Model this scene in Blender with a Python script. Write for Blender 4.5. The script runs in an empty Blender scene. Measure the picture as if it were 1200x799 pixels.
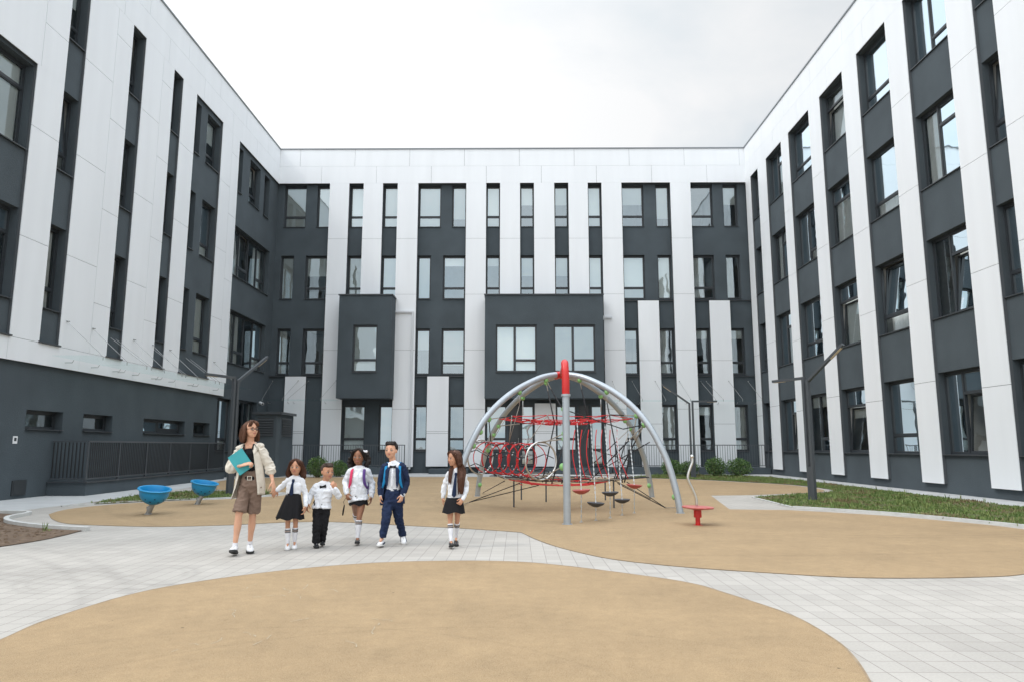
import bpy, bmesh, math, random
from math import sin, cos, pi, radians, sqrt, exp
from mathutils import Vector as V, Matrix, noise
random.seed(7)
SC = bpy.context.scene
COL = SC.collection
OFF = {}

# ------------------------------------------------------------------ camera
H, FPX = 1.40, 830.36
PIT, YAW = .1475, -.0079
fw = V((sin(YAW) * cos(PIT), cos(YAW) * cos(PIT), sin(PIT)))
rt = V((cos(YAW), -sin(YAW), 0))
up = rt.cross(fw)
CAM = V((0, 0, H))
cd = bpy.data.cameras.new('camera')
cam = bpy.data.objects.new('camera', cd)
COL.objects.link(cam)
m = Matrix((rt, up, -fw)).transposed().to_4x4()
m.translation = CAM
cam.matrix_world = m
cd.sensor_width = 36
cd.lens = FPX / 1200 * 36
cd.clip_start = .05
cd.clip_end = 3000
SC.camera = cam

def at(x, y, Y):
    """point measured on the vertical plane at distance Y"""
    d = rt * ((x - 600) / FPX) + up * ((399.5 - y) / FPX) + fw
    return CAM + d * (Y / d.y)

def gnd(x, y, z=0):
    d = rt * ((x - 600) / FPX) + up * ((399.5 - y) / FPX) + fw
    return CAM + d * ((z - H) / d.z)

# ------------------------------------------------------------------ materials
def mat(name, col, rough=.6, metal=0, spec=.5, var=.0, vscale=3., bump=0, bscale=60., col2=None, detail=4, stretch=None, coat=0):
    m = bpy.data.materials.new(name)
    m.use_nodes = True
    nt = m.node_tree
    b = nt.nodes['Principled BSDF']
    b.inputs['Roughness'].default_value = rough
    b.inputs['Metallic'].default_value = metal
    b.inputs['Specular IOR Level'].default_value = spec
    b.inputs['Coat Weight'].default_value = coat
    b.inputs['Base Color'].default_value = (*col, 1)
    tc = nt.nodes.new('ShaderNodeTexCoord')
    co = tc.outputs['Object']
    if stretch:
        mp = nt.nodes.new('ShaderNodeMapping')
        mp.inputs['Scale'].default_value = stretch
        nt.links.new(co, mp.inputs[0])
        co = mp.outputs[0]
    if var > 0 or col2:
        n = nt.nodes.new('ShaderNodeTexNoise')
        n.inputs['Scale'].default_value = vscale
        n.inputs['Detail'].default_value = detail
        nt.links.new(co, n.inputs[0])
        mr = nt.nodes.new('ShaderNodeMapRange')
        mr.inputs[1].default_value = .3
        mr.inputs[2].default_value = .7
        nt.links.new(n.outputs[0], mr.inputs[0])
        mx = nt.nodes.new('ShaderNodeMix')
        mx.data_type = 'RGBA'
        nt.links.new(mr.outputs[0], mx.inputs[0])
        c2 = col2 if col2 else tuple(min(1, c * (1 + var)) for c in col)
        c1 = col if col2 else tuple(c * (1 - var) for c in col)
        mx.inputs[6].default_value = (*c1, 1)
        mx.inputs[7].default_value = (*c2, 1)
        nt.links.new(mx.outputs[2], b.inputs['Base Color'])
    if bump:
        n2 = nt.nodes.new('ShaderNodeTexNoise')
        n2.inputs['Scale'].default_value = bscale
        n2.inputs['Detail'].default_value = 3
        nt.links.new(co, n2.inputs[0])
        bp = nt.nodes.new('ShaderNodeBump')
        bp.inputs['Strength'].default_value = bump
        bp.inputs['Distance'].default_value = .02
        nt.links.new(n2.outputs[0], bp.inputs['Height'])
        nt.links.new(bp.outputs[0], b.inputs['Normal'])
    return m

def glass_mat(name, tint, base, rough=.015, fres=True):
    m = bpy.data.materials.new(name)
    m.use_nodes = True
    nt = m.node_tree
    nt.nodes.clear()
    out = nt.nodes.new('ShaderNodeOutputMaterial')
    tr = nt.nodes.new('ShaderNodeBsdfTransparent')
    tr.inputs[0].default_value = (*tint, 1)
    gl = nt.nodes.new('ShaderNodeBsdfGlossy')
    gl.inputs['Roughness'].default_value = rough
    gl.inputs['Color'].default_value = (.80, .93, 1, 1)
    fr = nt.nodes.new('ShaderNodeFresnel')
    fr.inputs[0].default_value = 1.5
    ad = nt.nodes.new('ShaderNodeMath')
    ad.operation = 'ADD'
    ad.use_clamp = True
    ad.inputs[1].default_value = base
    if fres: nt.links.new(fr.outputs[0], ad.inputs[0])
    else: ad.inputs[0].default_value = 0
    # old double panes are never quite flat
    tc = nt.nodes.new('ShaderNodeTexCoord')
    nz = nt.nodes.new('ShaderNodeTexNoise')
    nz.inputs['Scale'].default_value = .8
    nt.links.new(tc.outputs['Object'], nz.inputs[0])
    bp = nt.nodes.new('ShaderNodeBump')
    bp.inputs['Strength'].default_value = .12
    bp.inputs['Distance'].default_value = .05
    nt.links.new(nz.outputs[0], bp.inputs['Height'])
    nt.links.new(bp.outputs[0], gl.inputs['Normal'])
    mx = nt.nodes.new('ShaderNodeMixShader')
    nt.links.new(ad.outputs[0], mx.inputs[0])
    nt.links.new(tr.outputs[0], mx.inputs[1])
    nt.links.new(gl.outputs[0], mx.inputs[2])
    nt.links.new(mx.outputs[0], out.inputs[0])
    return m

M = {}
M['panel'] = mat('white_panel', (.80, .825, .85), .38, var=.028, vscale=1.6, detail=5, stretch=(1, 1, .10))
M['joint'] = mat('panel_backing', (.085, .095, .105), .8)
M['plaster'] = mat('grey_plaster', (.062, .079, .091), .9, var=.13, vscale=.8, bump=.5, bscale=45, detail=6)
M['frame'] = mat('window_frame', (.035, .041, .047), .38)
M['sill'] = mat('sill_metal', (.05, .057, .064), .35)
M['cap'] = mat('parapet_cap', (.20, .22, .24), .4)
M['room'] = mat('room_interior', (.42, .425, .41), .9, var=.5, vscale=.7)
M['blind'] = mat('roller_blind', (.86, .93, .91), .8, var=.04, vscale=1.2)
M['curtain'] = mat('curtain', (.88, .92, .89), .85, var=.1, vscale=2)
M['glass'] = glass_mat('window_glass', (.98, 1.0, .995), .13)
M['glass_back'] = glass_mat('brightened_window_glass', (.97, .995, .99), .30)  # same glass as the side wings, extra sky reflection mixed in to brighten it
M['canopy'] = glass_mat('canopy_glass', (.955, .985, .98), .025, fres=False)
M['dmetal'] = mat('dark_metal', (.068, .077, .086), .42)
M['steel'] = mat('steel', (.62, .62, .60), .28, metal=1)
M['rod'] = mat('brushed_rod', (.34, .35, .35), .45, metal=.6)
M['zinc'] = mat('zinc', (.45, .46, .46), .45, metal=.7, var=.12, vscale=14)
M['pipe'] = mat('grey_painted_pipe', (.38, .42, .455), .36, metal=.35, var=.05, vscale=4)
M['red'] = mat('red_paint', (.55, .018, .016), .38, var=.08, vscale=5)
M['redrope'] = mat('red_rope', (.55, .022, .025), .75)
M['blackrope'] = mat('black_rope', (.022, .022, .025), .8)
M['greyrope'] = mat('grey_rope', (.30, .27, .23), .7)
M['green'] = mat('green_clamp', (.22, .46, .16), .45)
M['redfade'] = mat('faded_red', (.42, .085, .075), .55, var=.2, vscale=9)
M['rubber'] = mat('dark_rubber', (.06, .06, .065), .7)
M['blue'] = mat('blue_plastic', (.012, .25, .50), .35, var=.07, vscale=6)
M['bluedk'] = mat('hole_dark', (.004, .03, .09), .6)
M['hatch'] = mat('hatch', (.035, .04, .044), .5)
M['whitepaint'] = mat('white_paint', (.78, .79, .80), .45)
M['lamp'] = mat('lamp_lens', (.55, .45, .30), .4)
M['bark'] = mat('bark', (.12, .08, .05), .9)
M['kerb'] = mat('kerb_concrete', (.52, .52, .50), .85, var=.1, vscale=5, bump=.3)
M['pavement'] = mat('concrete_pavement', (.46, .465, .46), .85, var=.08, vscale=1.3, bump=.3)
M['pipewhite'] = mat('downpipe', (.62, .645, .67), .4)
M['chalk'] = mat('chalk', (.62, .58, .50), .95)

# ------------------------------------------------------------------ mesh builder
class MB:
    def __init__(s):
        s.v, s.f, s.m = [], [], []
    def add(s, vs, fs, mt=0):
        k = len(s.v)
        s.v += [tuple(p) for p in vs]
        s.f += [tuple(i + k for i in f) for f in fs]
        s.m += [mt] * len(fs)
    def box(s, a0, a1, b0, b1, c0, c1, mt=0, T=None):
        vs = [(a, b, c) for a in (a0, a1) for b in (b0, b1) for c in (c0, c1)]
        if T: vs = [T(*p) for p in vs]
        s.add(vs, [(0, 1, 3, 2), (4, 6, 7, 5), (0, 4, 5, 1), (2, 3, 7, 6), (0, 2, 6, 4), (1, 5, 7, 3)], mt)
        return s
    def quad(s, p, mt=0, T=None):
        if T: p = [T(*q) for q in p]
        s.add(p, [tuple(range(len(p)))], mt)
        return s
    def obox(s, p0, p1, w, h, mt=0, upv=(0, 0, 1)):
        p0, p1 = V(p0), V(p1)
        d = (p1 - p0).normalized()
        u = V(upv)
        sd = d.cross(u).normalized()
        u = sd.cross(d)
        vs = []
        for p in (p0, p1):
            for a, b in ((-1, -1), (1, -1), (1, 1), (-1, 1)):
                vs.append(p + sd * (a * w / 2) + u * (b * h / 2))
        s.add(vs, [(0, 1, 2, 3), (7, 6, 5, 4), (0, 4, 5, 1), (1, 5, 6, 2), (2, 6, 7, 3), (3, 7, 4, 0)], mt)
        return s
    def tube(s, pts, r, n=10, cap=True, mt=0, side=None, rnd=False):
        pts = [V(p) for p in pts]
        N = len(pts)
        if not isinstance(r, (list, tuple)): r = [r] * N
        r = [(q, q) if not isinstance(q, tuple) else q for q in r]
        if rnd:   # rounded ends
            d0 = (pts[0] - pts[1]).normalized(); d1 = (pts[-1] - pts[-2]).normalized()
            a0, a1 = min(r[0]), min(r[-1])
            sc = lambda q, k: (q[0] * k, q[1] * k)
            pts = [pts[0] + d0 * a0 * .92, pts[0] + d0 * a0 * .6] + pts + [pts[-1] + d1 * a1 * .6, pts[-1] + d1 * a1 * .92]
            r = [sc(r[0], .35), sc(r[0], .8)] + r + [sc(r[-1], .8), sc(r[-1], .35)]
            N += 4
        tan = []
        for i in range(N):
            a = pts[max(0, i - 1)]; b = pts[min(N - 1, i + 1)]
            t = b - a
            tan.append(t.normalized() if t.length > 1e-9 else V((0, 0, 1)))
        if side is None:
            u = tan[0].orthogonal().normalized()
        else:
            u = V(side)
        vs = []
        for i in range(N):
            t = tan[i]
            u = (u - t * u.dot(t))
            u = u.normalized() if u.length > 1e-6 else t.orthogonal().normalized()
            w = t.cross(u)
            for k in range(n):
                a = 2 * pi * k / n
                vs.append(pts[i] + u * (cos(a) * r[i][0]) + w * (sin(a) * r[i][1]))
        fs = []
        for i in range(N - 1):
            for k in range(n):
                k2 = (k + 1) % n
                fs.append((i * n + k, i * n + k2, (i + 1) * n + k2, (i + 1) * n + k))
        if cap:
            fs.append(tuple(range(n - 1, -1, -1)))
            fs.append(tuple((N - 1) * n + k for k in range(n)))
        s.add(vs, fs, mt)
        return s
    def ell(s, c, r, R=None, n=14, mt=0):
        if not isinstance(r, (list, tuple)): r = (r, r, r)
        c = V(c)
        vs = []; nr = max(4, n * 2 // 3)
        for i in range(1, nr):
            th = pi * i / nr
            for k in range(n):
                a = 2 * pi * k / n
                p = V((r[0] * sin(th) * cos(a), r[1] * sin(th) * sin(a), r[2] * cos(th)))
                if R: p = R @ p
                vs.append(c + p)
        for sgn in (1, -1):
            p = V((0, 0, sgn * r[2]))
            if R: p = R @ p
            vs.append(c + p)
        fs = []
        for i in range(nr - 2):
            for k in range(n):
                k2 = (k + 1) % n
                fs.append((i * n + k, (i + 1) * n + k, (i + 1) * n + k2, i * n + k2))
        t, b = len(vs) - 2, len(vs) - 1
        for k in range(n):
            k2 = (k + 1) % n
            fs.append((t, k, k2))
            fs.append((b, (nr - 2) * n + k2, (nr - 2) * n + k))
        s.add(vs, fs, mt)
        return s
    def lathe(s, prof, c=(0, 0, 0), n=24, R=None, mt=0, close=False):
        c = V(c); vs = []
        for (r, z) in prof:
            for k in range(n):
                a = 2 * pi * k / n
                p = V((r * cos(a), r * sin(a), z))
                if R: p = R @ p
                vs.append(c + p)
        fs = []
        for i in range(len(prof) - 1):
            for k in range(n):
                k2 = (k + 1) % n
                fs.append((i * n + k, i * n + k2, (i + 1) * n + k2, (i + 1) * n + k))
        if close:
            fs.append(tuple(range(n - 1, -1, -1)))
            fs.append(tuple((len(prof) - 1) * n + k for k in range(n)))
        s.add(vs, fs, mt)
        return s
    def prism(s, poly, z0, z1, mt=0):
        n = len(poly)
        vs = [(p[0], p[1], z0) for p in poly] + [(p[0], p[1], z1) for p in poly]
        fs = [tuple(range(n - 1, -1, -1)), tuple(range(n, 2 * n))]
        for i in range(n):
            j = (i + 1) % n
            fs.append((i, j, n + j, n + i))
        s.add(vs, fs, mt)
        return s
    def build(s, name, mats, parent=None, smooth=False, fixn=True, smooth_angle=None):
        if not isinstance(mats, (list, tuple)): mats = [mats]
        off = OFF.get(parent.name, V((0, 0, 0))) if parent else V((0, 0, 0))
        me = bpy.data.meshes.new(name)
        me.from_pydata([(p[0] - off.x, p[1] - off.y, p[2] - off.z) for p in s.v], [], s.f)
        for q in mats: me.materials.append(q)
        me.polygons.foreach_set('material_index', s.m)
        if fixn:
            bm = bmesh.new(); bm.from_mesh(me)
            bmesh.ops.recalc_face_normals(bm, faces=bm.faces)
            bm.to_mesh(me); bm.free()
        if smooth or smooth_angle:
            me.polygons.foreach_set('use_smooth', [True] * len(me.polygons))
            if smooth_angle: me.set_sharp_from_angle(angle=radians(smooth_angle))
        me.update()
        o = bpy.data.objects.new(name, me)
        COL.objects.link(o)
        if parent:
            o.parent = parent
            OFF[o.name] = off
        return o

def tag(o, label=None, cat=None, group=None, kind=None):
    if label: o['label'] = label
    if cat: o['category'] = cat
    if group: o['group'] = group
    if kind: o['kind'] = kind
    return o

def thing(name, loc, label, cat, group=None):
    o = bpy.data.objects.new(name, None)
    o.empty_display_size = .2
    COL.objects.link(o)
    o.location = loc
    OFF[o.name] = V(loc)
    return tag(o, label, cat, group)

def dup(src, loc, rz=0, label=None, scale=None):
    r = src.copy(); COL.objects.link(r)
    r.location = loc; r.rotation_euler = (0, 0, rz)
    if scale: r.scale = scale
    if label: r['label'] = label
    def rec(a, b):
        for ch in list(a.children):
            c = ch.copy(); COL.objects.link(c); c.parent = b
            rec(ch, c)
    rec(src, r)
    return r

def remesh(mb, name, mats, parent, voxel, smooth_it=2, disp=None, colorfn=None):
    """fuse the closed shapes in mb into one continuous skin"""
    if not isinstance(mats, (list, tuple)): mats = [mats]
    o = mb.build(name, mats, parent, smooth=True)
    md = o.modifiers.new('r', 'REMESH'); md.mode = 'VOXEL'; md.voxel_size = voxel; md.use_smooth_shade = True
    if smooth_it:
        sm = o.modifiers.new('s', 'SMOOTH'); sm.factor = .5; sm.iterations = smooth_it
    dg = bpy.context.evaluated_depsgraph_get(); dg.update()
    me = bpy.data.meshes.new_from_object(o.evaluated_get(dg))
    o.modifiers.clear()
    old = o.data; o.data = me; bpy.data.meshes.remove(old)
    me.name = name
    me.materials.clear()
    for q in mats: me.materials.append(q)
    if disp:
        no = [v.normal.copy() for v in me.vertices]
        for v, nn in zip(me.vertices, no):
            v.co += nn * disp(v.co)
    if colorfn:
        for p in me.polygons: p.material_index = colorfn(p.center)
    me.polygons.foreach_set('use_smooth', [True] * len(me.polygons))
    me.update()
    return o
# ================================================================== buildings
XL, XR, D = -13.44, 12.79, 38.11
TL = lambda s, n, z: (XL + n, s, z)
TB = lambda s, n, z: (s, D - n, z)
TR = lambda s, n, z: (XR - n, s, z)
ZT, ZB = 18.03, 16.03           # parapet top, bottom of the white band
ROWS = [(1.14, 3.63), (5.25, 7.79), (9.41, 11.91), (13.53, 16.0)]

def sheet(mb, T, s0, s1, z0, z1, n, holes, depth, mt=0):
    """wall sheet with real openings, reveals of the given depth and a room box behind each"""
    S = sorted({s0, s1, *[h[0] for h in holes], *[h[1] for h in holes]})
    Z = sorted({z0, z1, *[h[2] for h in holes], *[h[3] for h in holes]})
    for i in range(len(S) - 1):
        for j in range(len(Z) - 1):
            a, b, c, d = S[i], S[i + 1], Z[j], Z[j + 1]
            ms, mz = (a + b) / 2, (c + d) / 2
            if any(h[0] < ms < h[1] and h[2] < mz < h[3] for h in holes): continue
            mb.quad([(a, n, c), (b, n, c), (b, n, d), (a, n, d)], mt, T)
    for a, b, c, d in holes:
        e = n - depth
        mb.quad([(a, n, c), (a, n, d), (a, e, d), (a, e, c)], mt, T)
        mb.quad([(b, n, c), (b, n, d), (b, e, d), (b, e, c)], mt, T)
        mb.quad([(a, n, c), (b, n, c), (b, e, c), (a, e, c)], mt, T)
        mb.quad([(a, n, d), (b, n, d), (b, e, d), (a, e, d)], mt, T)

def room(mb, T, h, n, depth):
    a, b, c, d = h
    e = n - depth
    for q in ([(a, e, c), (b, e, c), (b, e, d), (a, e, d)], [(a, n, c), (a, n, d), (a, e, d), (a, e, c)],
              [(b, n, c), (b, n, d), (b, e, d), (b, e, c)], [(a, n, c), (b, n, c), (b, e, c), (a, e, c)],
              [(a, n, d), (b, n, d), (b, e, d), (a, e, d)]):
        mb.quad(q, 0, T)

LAY = {
    'P': [(1, [.25, .75])],
    'N': [(1, [1])],
    'T': [(1, [.74, .26])],
    'L': [(.40, [1]), (.60, [.74, .26])],
    'K': [(.42, [1]), (.58, [.22, .78])],
    'A': [(.78, [.24, .76]), (.22, [1])],
    'R': [(.25, [1]), (.25, [.25, .75]), (.25, [1]), (.25, [.25, .75])],
    'B': [(.46, [1]), (.54, [.24, .76])],
    'H': [(1, [1])],
}
def window(T, parent, h, n, lay='P', blind='full', flip=False, sash=None, lip=.05, ng=None, deep=2.4):
    """n: plane of the frame's face; ng: plane of the wall around it"""
    s0, s1, z0, z1 = h
    ng = n + .2 if ng is None else ng
    zf = z0 + .032
    fwid, fd = .05, .09
    mb = MB()
    mb.box(s0, s0 + fwid, n - fd, n, zf, z1, 0, T)
    mb.box(s1 - fwid, s1, n - fd, n, zf, z1, 0, T)
    a, b = s0 + fwid, s1 - fwid
    mb.box(a, b, n - fd, n, z1 - fwid - .03, z1, 0, T)
    mb.box(a, b, n - fd, n, zf, zf + fwid, 0, T)
    c, d = zf + fwid, z1 - fwid - .03
    cols = LAY[lay]
    if flip: cols = cols[::-1]
    x = a; rects = []
    for i, (fr, rows) in enumerate(cols):
        x1 = x + fr * (b - a)
        l = x + (.035 if i else 0); r = x1 - (.035 if i < len(cols) - 1 else 0)
        if i < len(cols) - 1: mb.box(r, r + .07, n - fd, n - .003, c, d, 0, T)
        z = c
        for j, rf in enumerate(rows):
            z2 = z + rf * (d - c)
            lo = z + (.035 if j else 0); hi = z2 - (.035 if j < len(rows) - 1 else 0)
            if j < len(rows) - 1: mb.box(l, r, n - fd, n - .006, hi, hi + .07, 0, T)
            rects.append((l, r, lo, hi, i, j))
            z = z2
        x = x1
    # sash rings, a little behind the fixed frame
    for (l, r, lo, hi, i, j) in rects:
        if sash and (i, j) == sash: continue
        w = .028
        mb.box(l, l + w, n - .075, n - .02, lo, hi, 0, T)
        mb.box(r - w, r, n - .075, n - .02, lo, hi, 0, T)
        mb.box(l + w, r - w, n - .075, n - .02, lo, lo + w, 0, T)
        mb.box(l + w, r - w, n - .075, n - .02, hi - w, hi, 0, T)
    wo = mb.build('window', M['frame'], parent)
    g = MB()
    for (l, r, lo, hi, i, j) in rects:
        if sash and (i, j) == sash: continue
        g.quad([(l + .03, n - .05, lo + .03), (r - .03, n - .05, lo + .03), (r - .03, n - .05, hi - .03), (l + .03, n - .05, hi - .03)], 0, T)
    g.build('pane', M['glass_back'] if T is TB else M['glass'], wo)
    if sash:
        l, r, lo, hi, _, _ = [q for q in rects if (q[4], q[5]) == sash][0]
        ang = radians(5)
        T2 = lambda s, nn, z: T(s, n - .03 + (nn) * cos(ang) - (z - lo) * sin(ang), lo + (z - lo) * cos(ang) + nn * sin(ang))
        q = MB(); w = .06
        q.box(l, l + w, -.05, 0, lo, hi, 0, T2); q.box(r - w, r, -.05, 0, lo, hi, 0, T2)
        q.box(l + w, r - w, -.05, 0, lo, lo + w, 0, T2); q.box(l + w, r - w, -.05, 0, hi - w, hi, 0, T2)
        q.quad([(l + w, -.025, lo + w), (r - w, -.025, lo + w), (r - w, -.025, hi - w), (l + w, -.025, hi - w)], 1, T2)
        q.build('open_sash', [M['frame'], M['glass']], wo)
    rm = MB(); room(rm, T, h, n - .09, deep); rm.build('room', M['room'], wo, fixn=False)
    sl = MB()
    sl.box(s0 + .004, s1 - .004, n - .01, ng + lip, z0 + .003, z0 + .03, 0, T)
    sl.build('sill', M['sill'], wo)
    bn = n - (.24 if sash else .10)
    zt = z1 - .05
    def bl(x0, x1, zb, name='blind'):
        q = MB(); q.box(x0, x1, bn - .012, bn, zb, zt, 0, T); q.build(name, M['blind'], wo)
    def cur(x0, x1):
        q = MB(); k = max(6, int((x1 - x0) / .035)); vs = []
        for i in range(k + 1):
            u = x0 + (x1 - x0) * i / k
            w = .03 * sin(i * 1.25 + x0 * 7) + .015 * sin(i * .5)
            vs += [T(u, bn - .05 + w, z0 + .06), T(u + .01 * sin(i), bn - .05 + w * .6, zt)]
        q.add(vs, [(2 * i, 2 * i + 2, 2 * i + 3, 2 * i + 1) for i in range(k)])
        q.build('curtain', M['curtain'], wo, smooth=True, fixn=False)
    if blind == 'full': bl(s0 + .04, s1 - .04, z0 + .05)
    elif blind == 'low': bl(s0 + .04, s1 - .04, z0 + .25 + (z1 - z0) * .12)
    elif blind == 'half': bl(s0 + .04, s1 - .04, z0 + (z1 - z0) * .55)
    elif blind == 'top': bl(s0 + .04, s1 - .04, z0 + (z1 - z0) * .78)
    elif blind == 'cur': cur(s0 + .03, s0 + (s1 - s0) * .42); cur(s1 - (s1 - s0) * .22, s1 - .03)
    elif blind == 'curl': cur(s0 + .03, s0 + (s1 - s0) * .6)
    elif blind == 'curall': cur(s0 + .03, s1 - .03)
    return wo

def panels(name, T, parent, s0, s1, z0, z1, joints, n=0., back=-.2, vj=None, jw=.013):
    """a run of flat white panels with open joints over a darker backing"""
    mb = MB()
    zs = [z0] + [j for j in joints if z0 + .1 < j < z1 - .1] + [z1]
    cols = [(s0, s1, zs)]
    if vj:
        zs2 = [z0] + [j for j in vj[1] if z0 + .1 < j < z1 - .1] + [z1]
        cols = [(s0, vj[0], zs), (vj[0], s1, zs2)]
    for a, b, zz in cols:
        for i in range(len(zz) - 1):
            lo = zz[i] + (jw / 2 if i else 0); hi = zz[i + 1] - (jw / 2 if i < len(zz) - 2 else 0)
            l = a + (jw / 2 if a > s0 else 0); r = b - (jw / 2 if b < s1 else 0)
            mb.box(l, r, n - .02, n, lo, hi, 0, T)
    mb.box(s0 + .003, s1 - .003, back, n - .022, z0 + .003, z1 - .003, 1, T)
    return mb.build(name, [M['panel'], M['joint']], parent)

def band(name, T, parent, s0, s1, rows, step, n=0., back=-.2, ph=(0, .5), jw=.013):
    mb = MB()
    for k, (a, b) in enumerate(rows):
        s = s0; x = s0 + step * (ph[k % 2] if ph[k % 2] else 1)
        while s < s1 - .01:
            e = min(x, s1)
            mb.box(s + (jw / 2 if s > s0 else 0), e - (jw / 2 if e < s1 else 0), n - .02, n, a + (jw / 2 if k else 0), b, 0, T)
            s = e; x += step
    mb.box(s0, s1, back, n - .022, rows[0][0] + .003, rows[-1][1], 1, T)
    return mb.build(name, [M['panel'], M['joint']], parent)

def capstrip(T, parent, s0, s1, n1=.04, back=-.55, z=ZT):
    mb = MB(); mb.box(s0, s1, back, n1, z, z + .06, 0, T)
    mb.build('parapet_cap', M['cap'], parent)

JO = [.37, 3.39, 6.57, 9.65, 12.81]
rr = random.Random(11)

# ---------------------------------------------------------------- right wing
RW = thing('school_wing', (XR, 22, 0), 'long sunlit four storey wing on the right with grey bays between narrow white pilasters', 'building')
nr, dr = -.11, .18
zones = [(36.1, 37.3), (32.74, 34.86), (29.45, 31.82), (26.2, 28.32), (22.9, 25.01), (19.6, 21.76), (17.62, 18.45), (14.2, 16.4), (11.0, 13.1)]
holes = [(a, b, z0, z1 if z1 < 15 else 16.0) for (a, b) in zones for (z0, z1) in ROWS]
mb = MB(); sheet(mb, TR, 8.0, 38.23, 0, 16.3, nr, holes, dr)
mb.box(8.0, 38.23, nr - .35, nr - 12, 17.5, 17.6, 0, TR)
mb.box(7.9, 38.23, nr - 12.2, nr - 12, 0, 17.5, 0, TR)
mb.box(7.7, 7.99, nr - 12, nr, 0, 17.5, 0, TR)
mb.build('wall', M['plaster'], RW, fixn=False)
stl = {0: 'PPNP', 1: 'LLLL', 2: 'KPKA', 3: 'TTTT', 4: 'AAAA', 5: 'LLLK', 6: 'PPPP', 7: 'AAAA', 8: 'LLLL'}
bl = {0: ['curall', 'low', 'full', 'full'], 1: ['curl', 'full', 'curall', 'full'], 2: ['top', 'curall', 'curl', 'full'], 3: ['half', 'full', 'curall', 'curall'],
      4: ['curl', 'curall', 'curall', 'full'], 5: ['top', 'curl', 'curall', 'full'], 6: ['half', 'curall', 'half', 'full'], 7: ['full'] * 4, 8: ['full'] * 4}
tilts = {(1, 0): (0, 0), (3, 3): (0, 0), (3, 1): (0, 0), (3, 0): (0, 0), (4, 1): (1, 1), (5, 1): (0, 0), (5, 0): (0, 0), (6, 2): (0, 1)}
for i, (a, b) in enumerate(zones):
    for r, (z0, z1) in enumerate(ROWS):
        window(TR, RW, (a, b, z0, 16.0 if r == 3 else z1), nr - dr, stl[i][r], bl[i][r], flip=True, sash=tilts.get((i, r)), ng=nr, lip=.05 if r else .09)
pil = [(37.3, 38.1), (34.86, 36.1), (31.82, 32.74), (28.32, 29.45), (25.01, 26.2), (21.76, 22.9), (18.45, 19.6), (16.4, 17.62), (13.1, 14.2), (8.0, 11.0)]
for k, (a, b) in enumerate(pil):
    panels('pilaster', TR, RW, a, b, .295, ZB - .004, [3.39, 6.57, 9.65, 12.81] if k % 2 else [3.0, 6.2, 9.3, 12.4], back=-.21)
band('white_band', TR, RW, 8.0, 38.3, [(ZB, 17.03), (17.03, ZT)], 3.1, ph=(.3, .8), back=-.34)
capstrip(TR, RW, 8.0, 38.05)

# ---------------------------------------------------------------- left wing
LW = thing('school_wing', (XL, 22, 0), 'shaded wing on the left with white cladding above a dark grey ground storey', 'building')
nl, dl = -.10, .22
holes = []; wl = []
def wadd(h, lay, bd, sash=None): holes.append(h); wl.append((h, lay, bd, sash))
for (a, b) in [(19.59, 20.45), (22.87, 23.73), (25.84, 26.61)]:
    for r in (1, 2, 3):
        z0, z1 = ROWS[r]
        wadd((a, b, z0 + .02, z1 if r < 3 else 16.0), 'P', ['', 'cur', 'curall', 'half'][r], (0, 1) if (r + int(a)) % 2 else None)
for r in (1, 2): wadd((15.6, 18.40, ROWS[r][0] + .02, ROWS[r][1]), 'L' if r == 1 else 'T', 'full' if r == 2 else 'curl')
for r in (1, 2, 3):
    z0, z1 = ROWS[r]; z1 = z1 if r < 3 else 15.8
    wadd((27.95, 28.52, z0 + .02, z1), 'N', 'half'); wadd((29.15, 30.46, z0 + .02, z1), 'P', 'full' if r < 3 else 'half')
wadd((32.6, 33.2, 13.55, 15.8), 'N', 'half'); wadd((34.15, 35.6, 13.55, 15.8), 'P', 'half', (0, 1)); wadd((36.2, 37.0, 13.55, 15.8), 'N', 'full')
wadd((32.6, 37.5, 9.43, 11.9), 'R', 'cur', (1, 1)); wadd((32.6, 37.5, 5.27, 7.8), 'R', 'cur')
wadd((31.9, 33.65, 1.15, 3.60), 'K', 'full'); wadd((34.3, 36.8, 1.15, 3.66), 'R', 'cur')
bas = [(19.5, 21.1), (22.1, 23.7), (25.7, 28.9), (29.7, 31.25)]
for i, (a, b) in enumerate(bas): wadd((a, b, 1.86, 2.41), 'B' if i == 2 else 'N', 'top' if i == 2 else 'none', None)
mb = MB(); sheet(mb, TL, 8.0, 38.41, 0, 16.3, nl, holes, dl)
mb.box(8.0, 38.41, nl - .1, nl - 12, 17.5, 17.6, 0, TL)
mb.box(7.9, 38.41, nl - 12.2, nl - 12, 0, 17.5, 0, TL)
mb.box(7.7, 7.99, nl - 12, nl, 0, 17.5, 0, TL)
mb.build('wall', M['plaster'], LW, fixn=False)
for (h, lay, bd, sh) in wl:
    window(TL, LW, h, nl - dl, lay, bd, sash=sh, ng=nl, lip=.07)
J1 = [7.05, 10.2, 13.35]; J2 = [5.9, 9.0, 12.1, 15.1]
panels('pilaster', TL, LW, 30.5, 32.46, 4.29, ZB - .004, J1, back=-.095, vj=(31.6, J2))
panels('pilaster', TL, LW, 26.61, 27.82, 4.29, ZB - .004, J1, back=-.095)
panels('pilaster', TL, LW, 23.73, 25.84, 4.29, ZB - .004, J1, back=-.095, vj=(25.0, J2))
panels('pilaster', TL, LW, 20.45, 22.87, 4.29, ZB - .004, J1, back=-.095, vj=(21.95, J2))
panels('pilaster', TL, LW, 18.42, 19.59, 4.29, 12.0, [7.05, 10.2], back=-.095)
panels('pilaster', TL, LW, 15.5, 19.59, 12.0 - .003, ZB - .004, [14.3], back=-.095, vj=(18.55, [13.35]))
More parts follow.
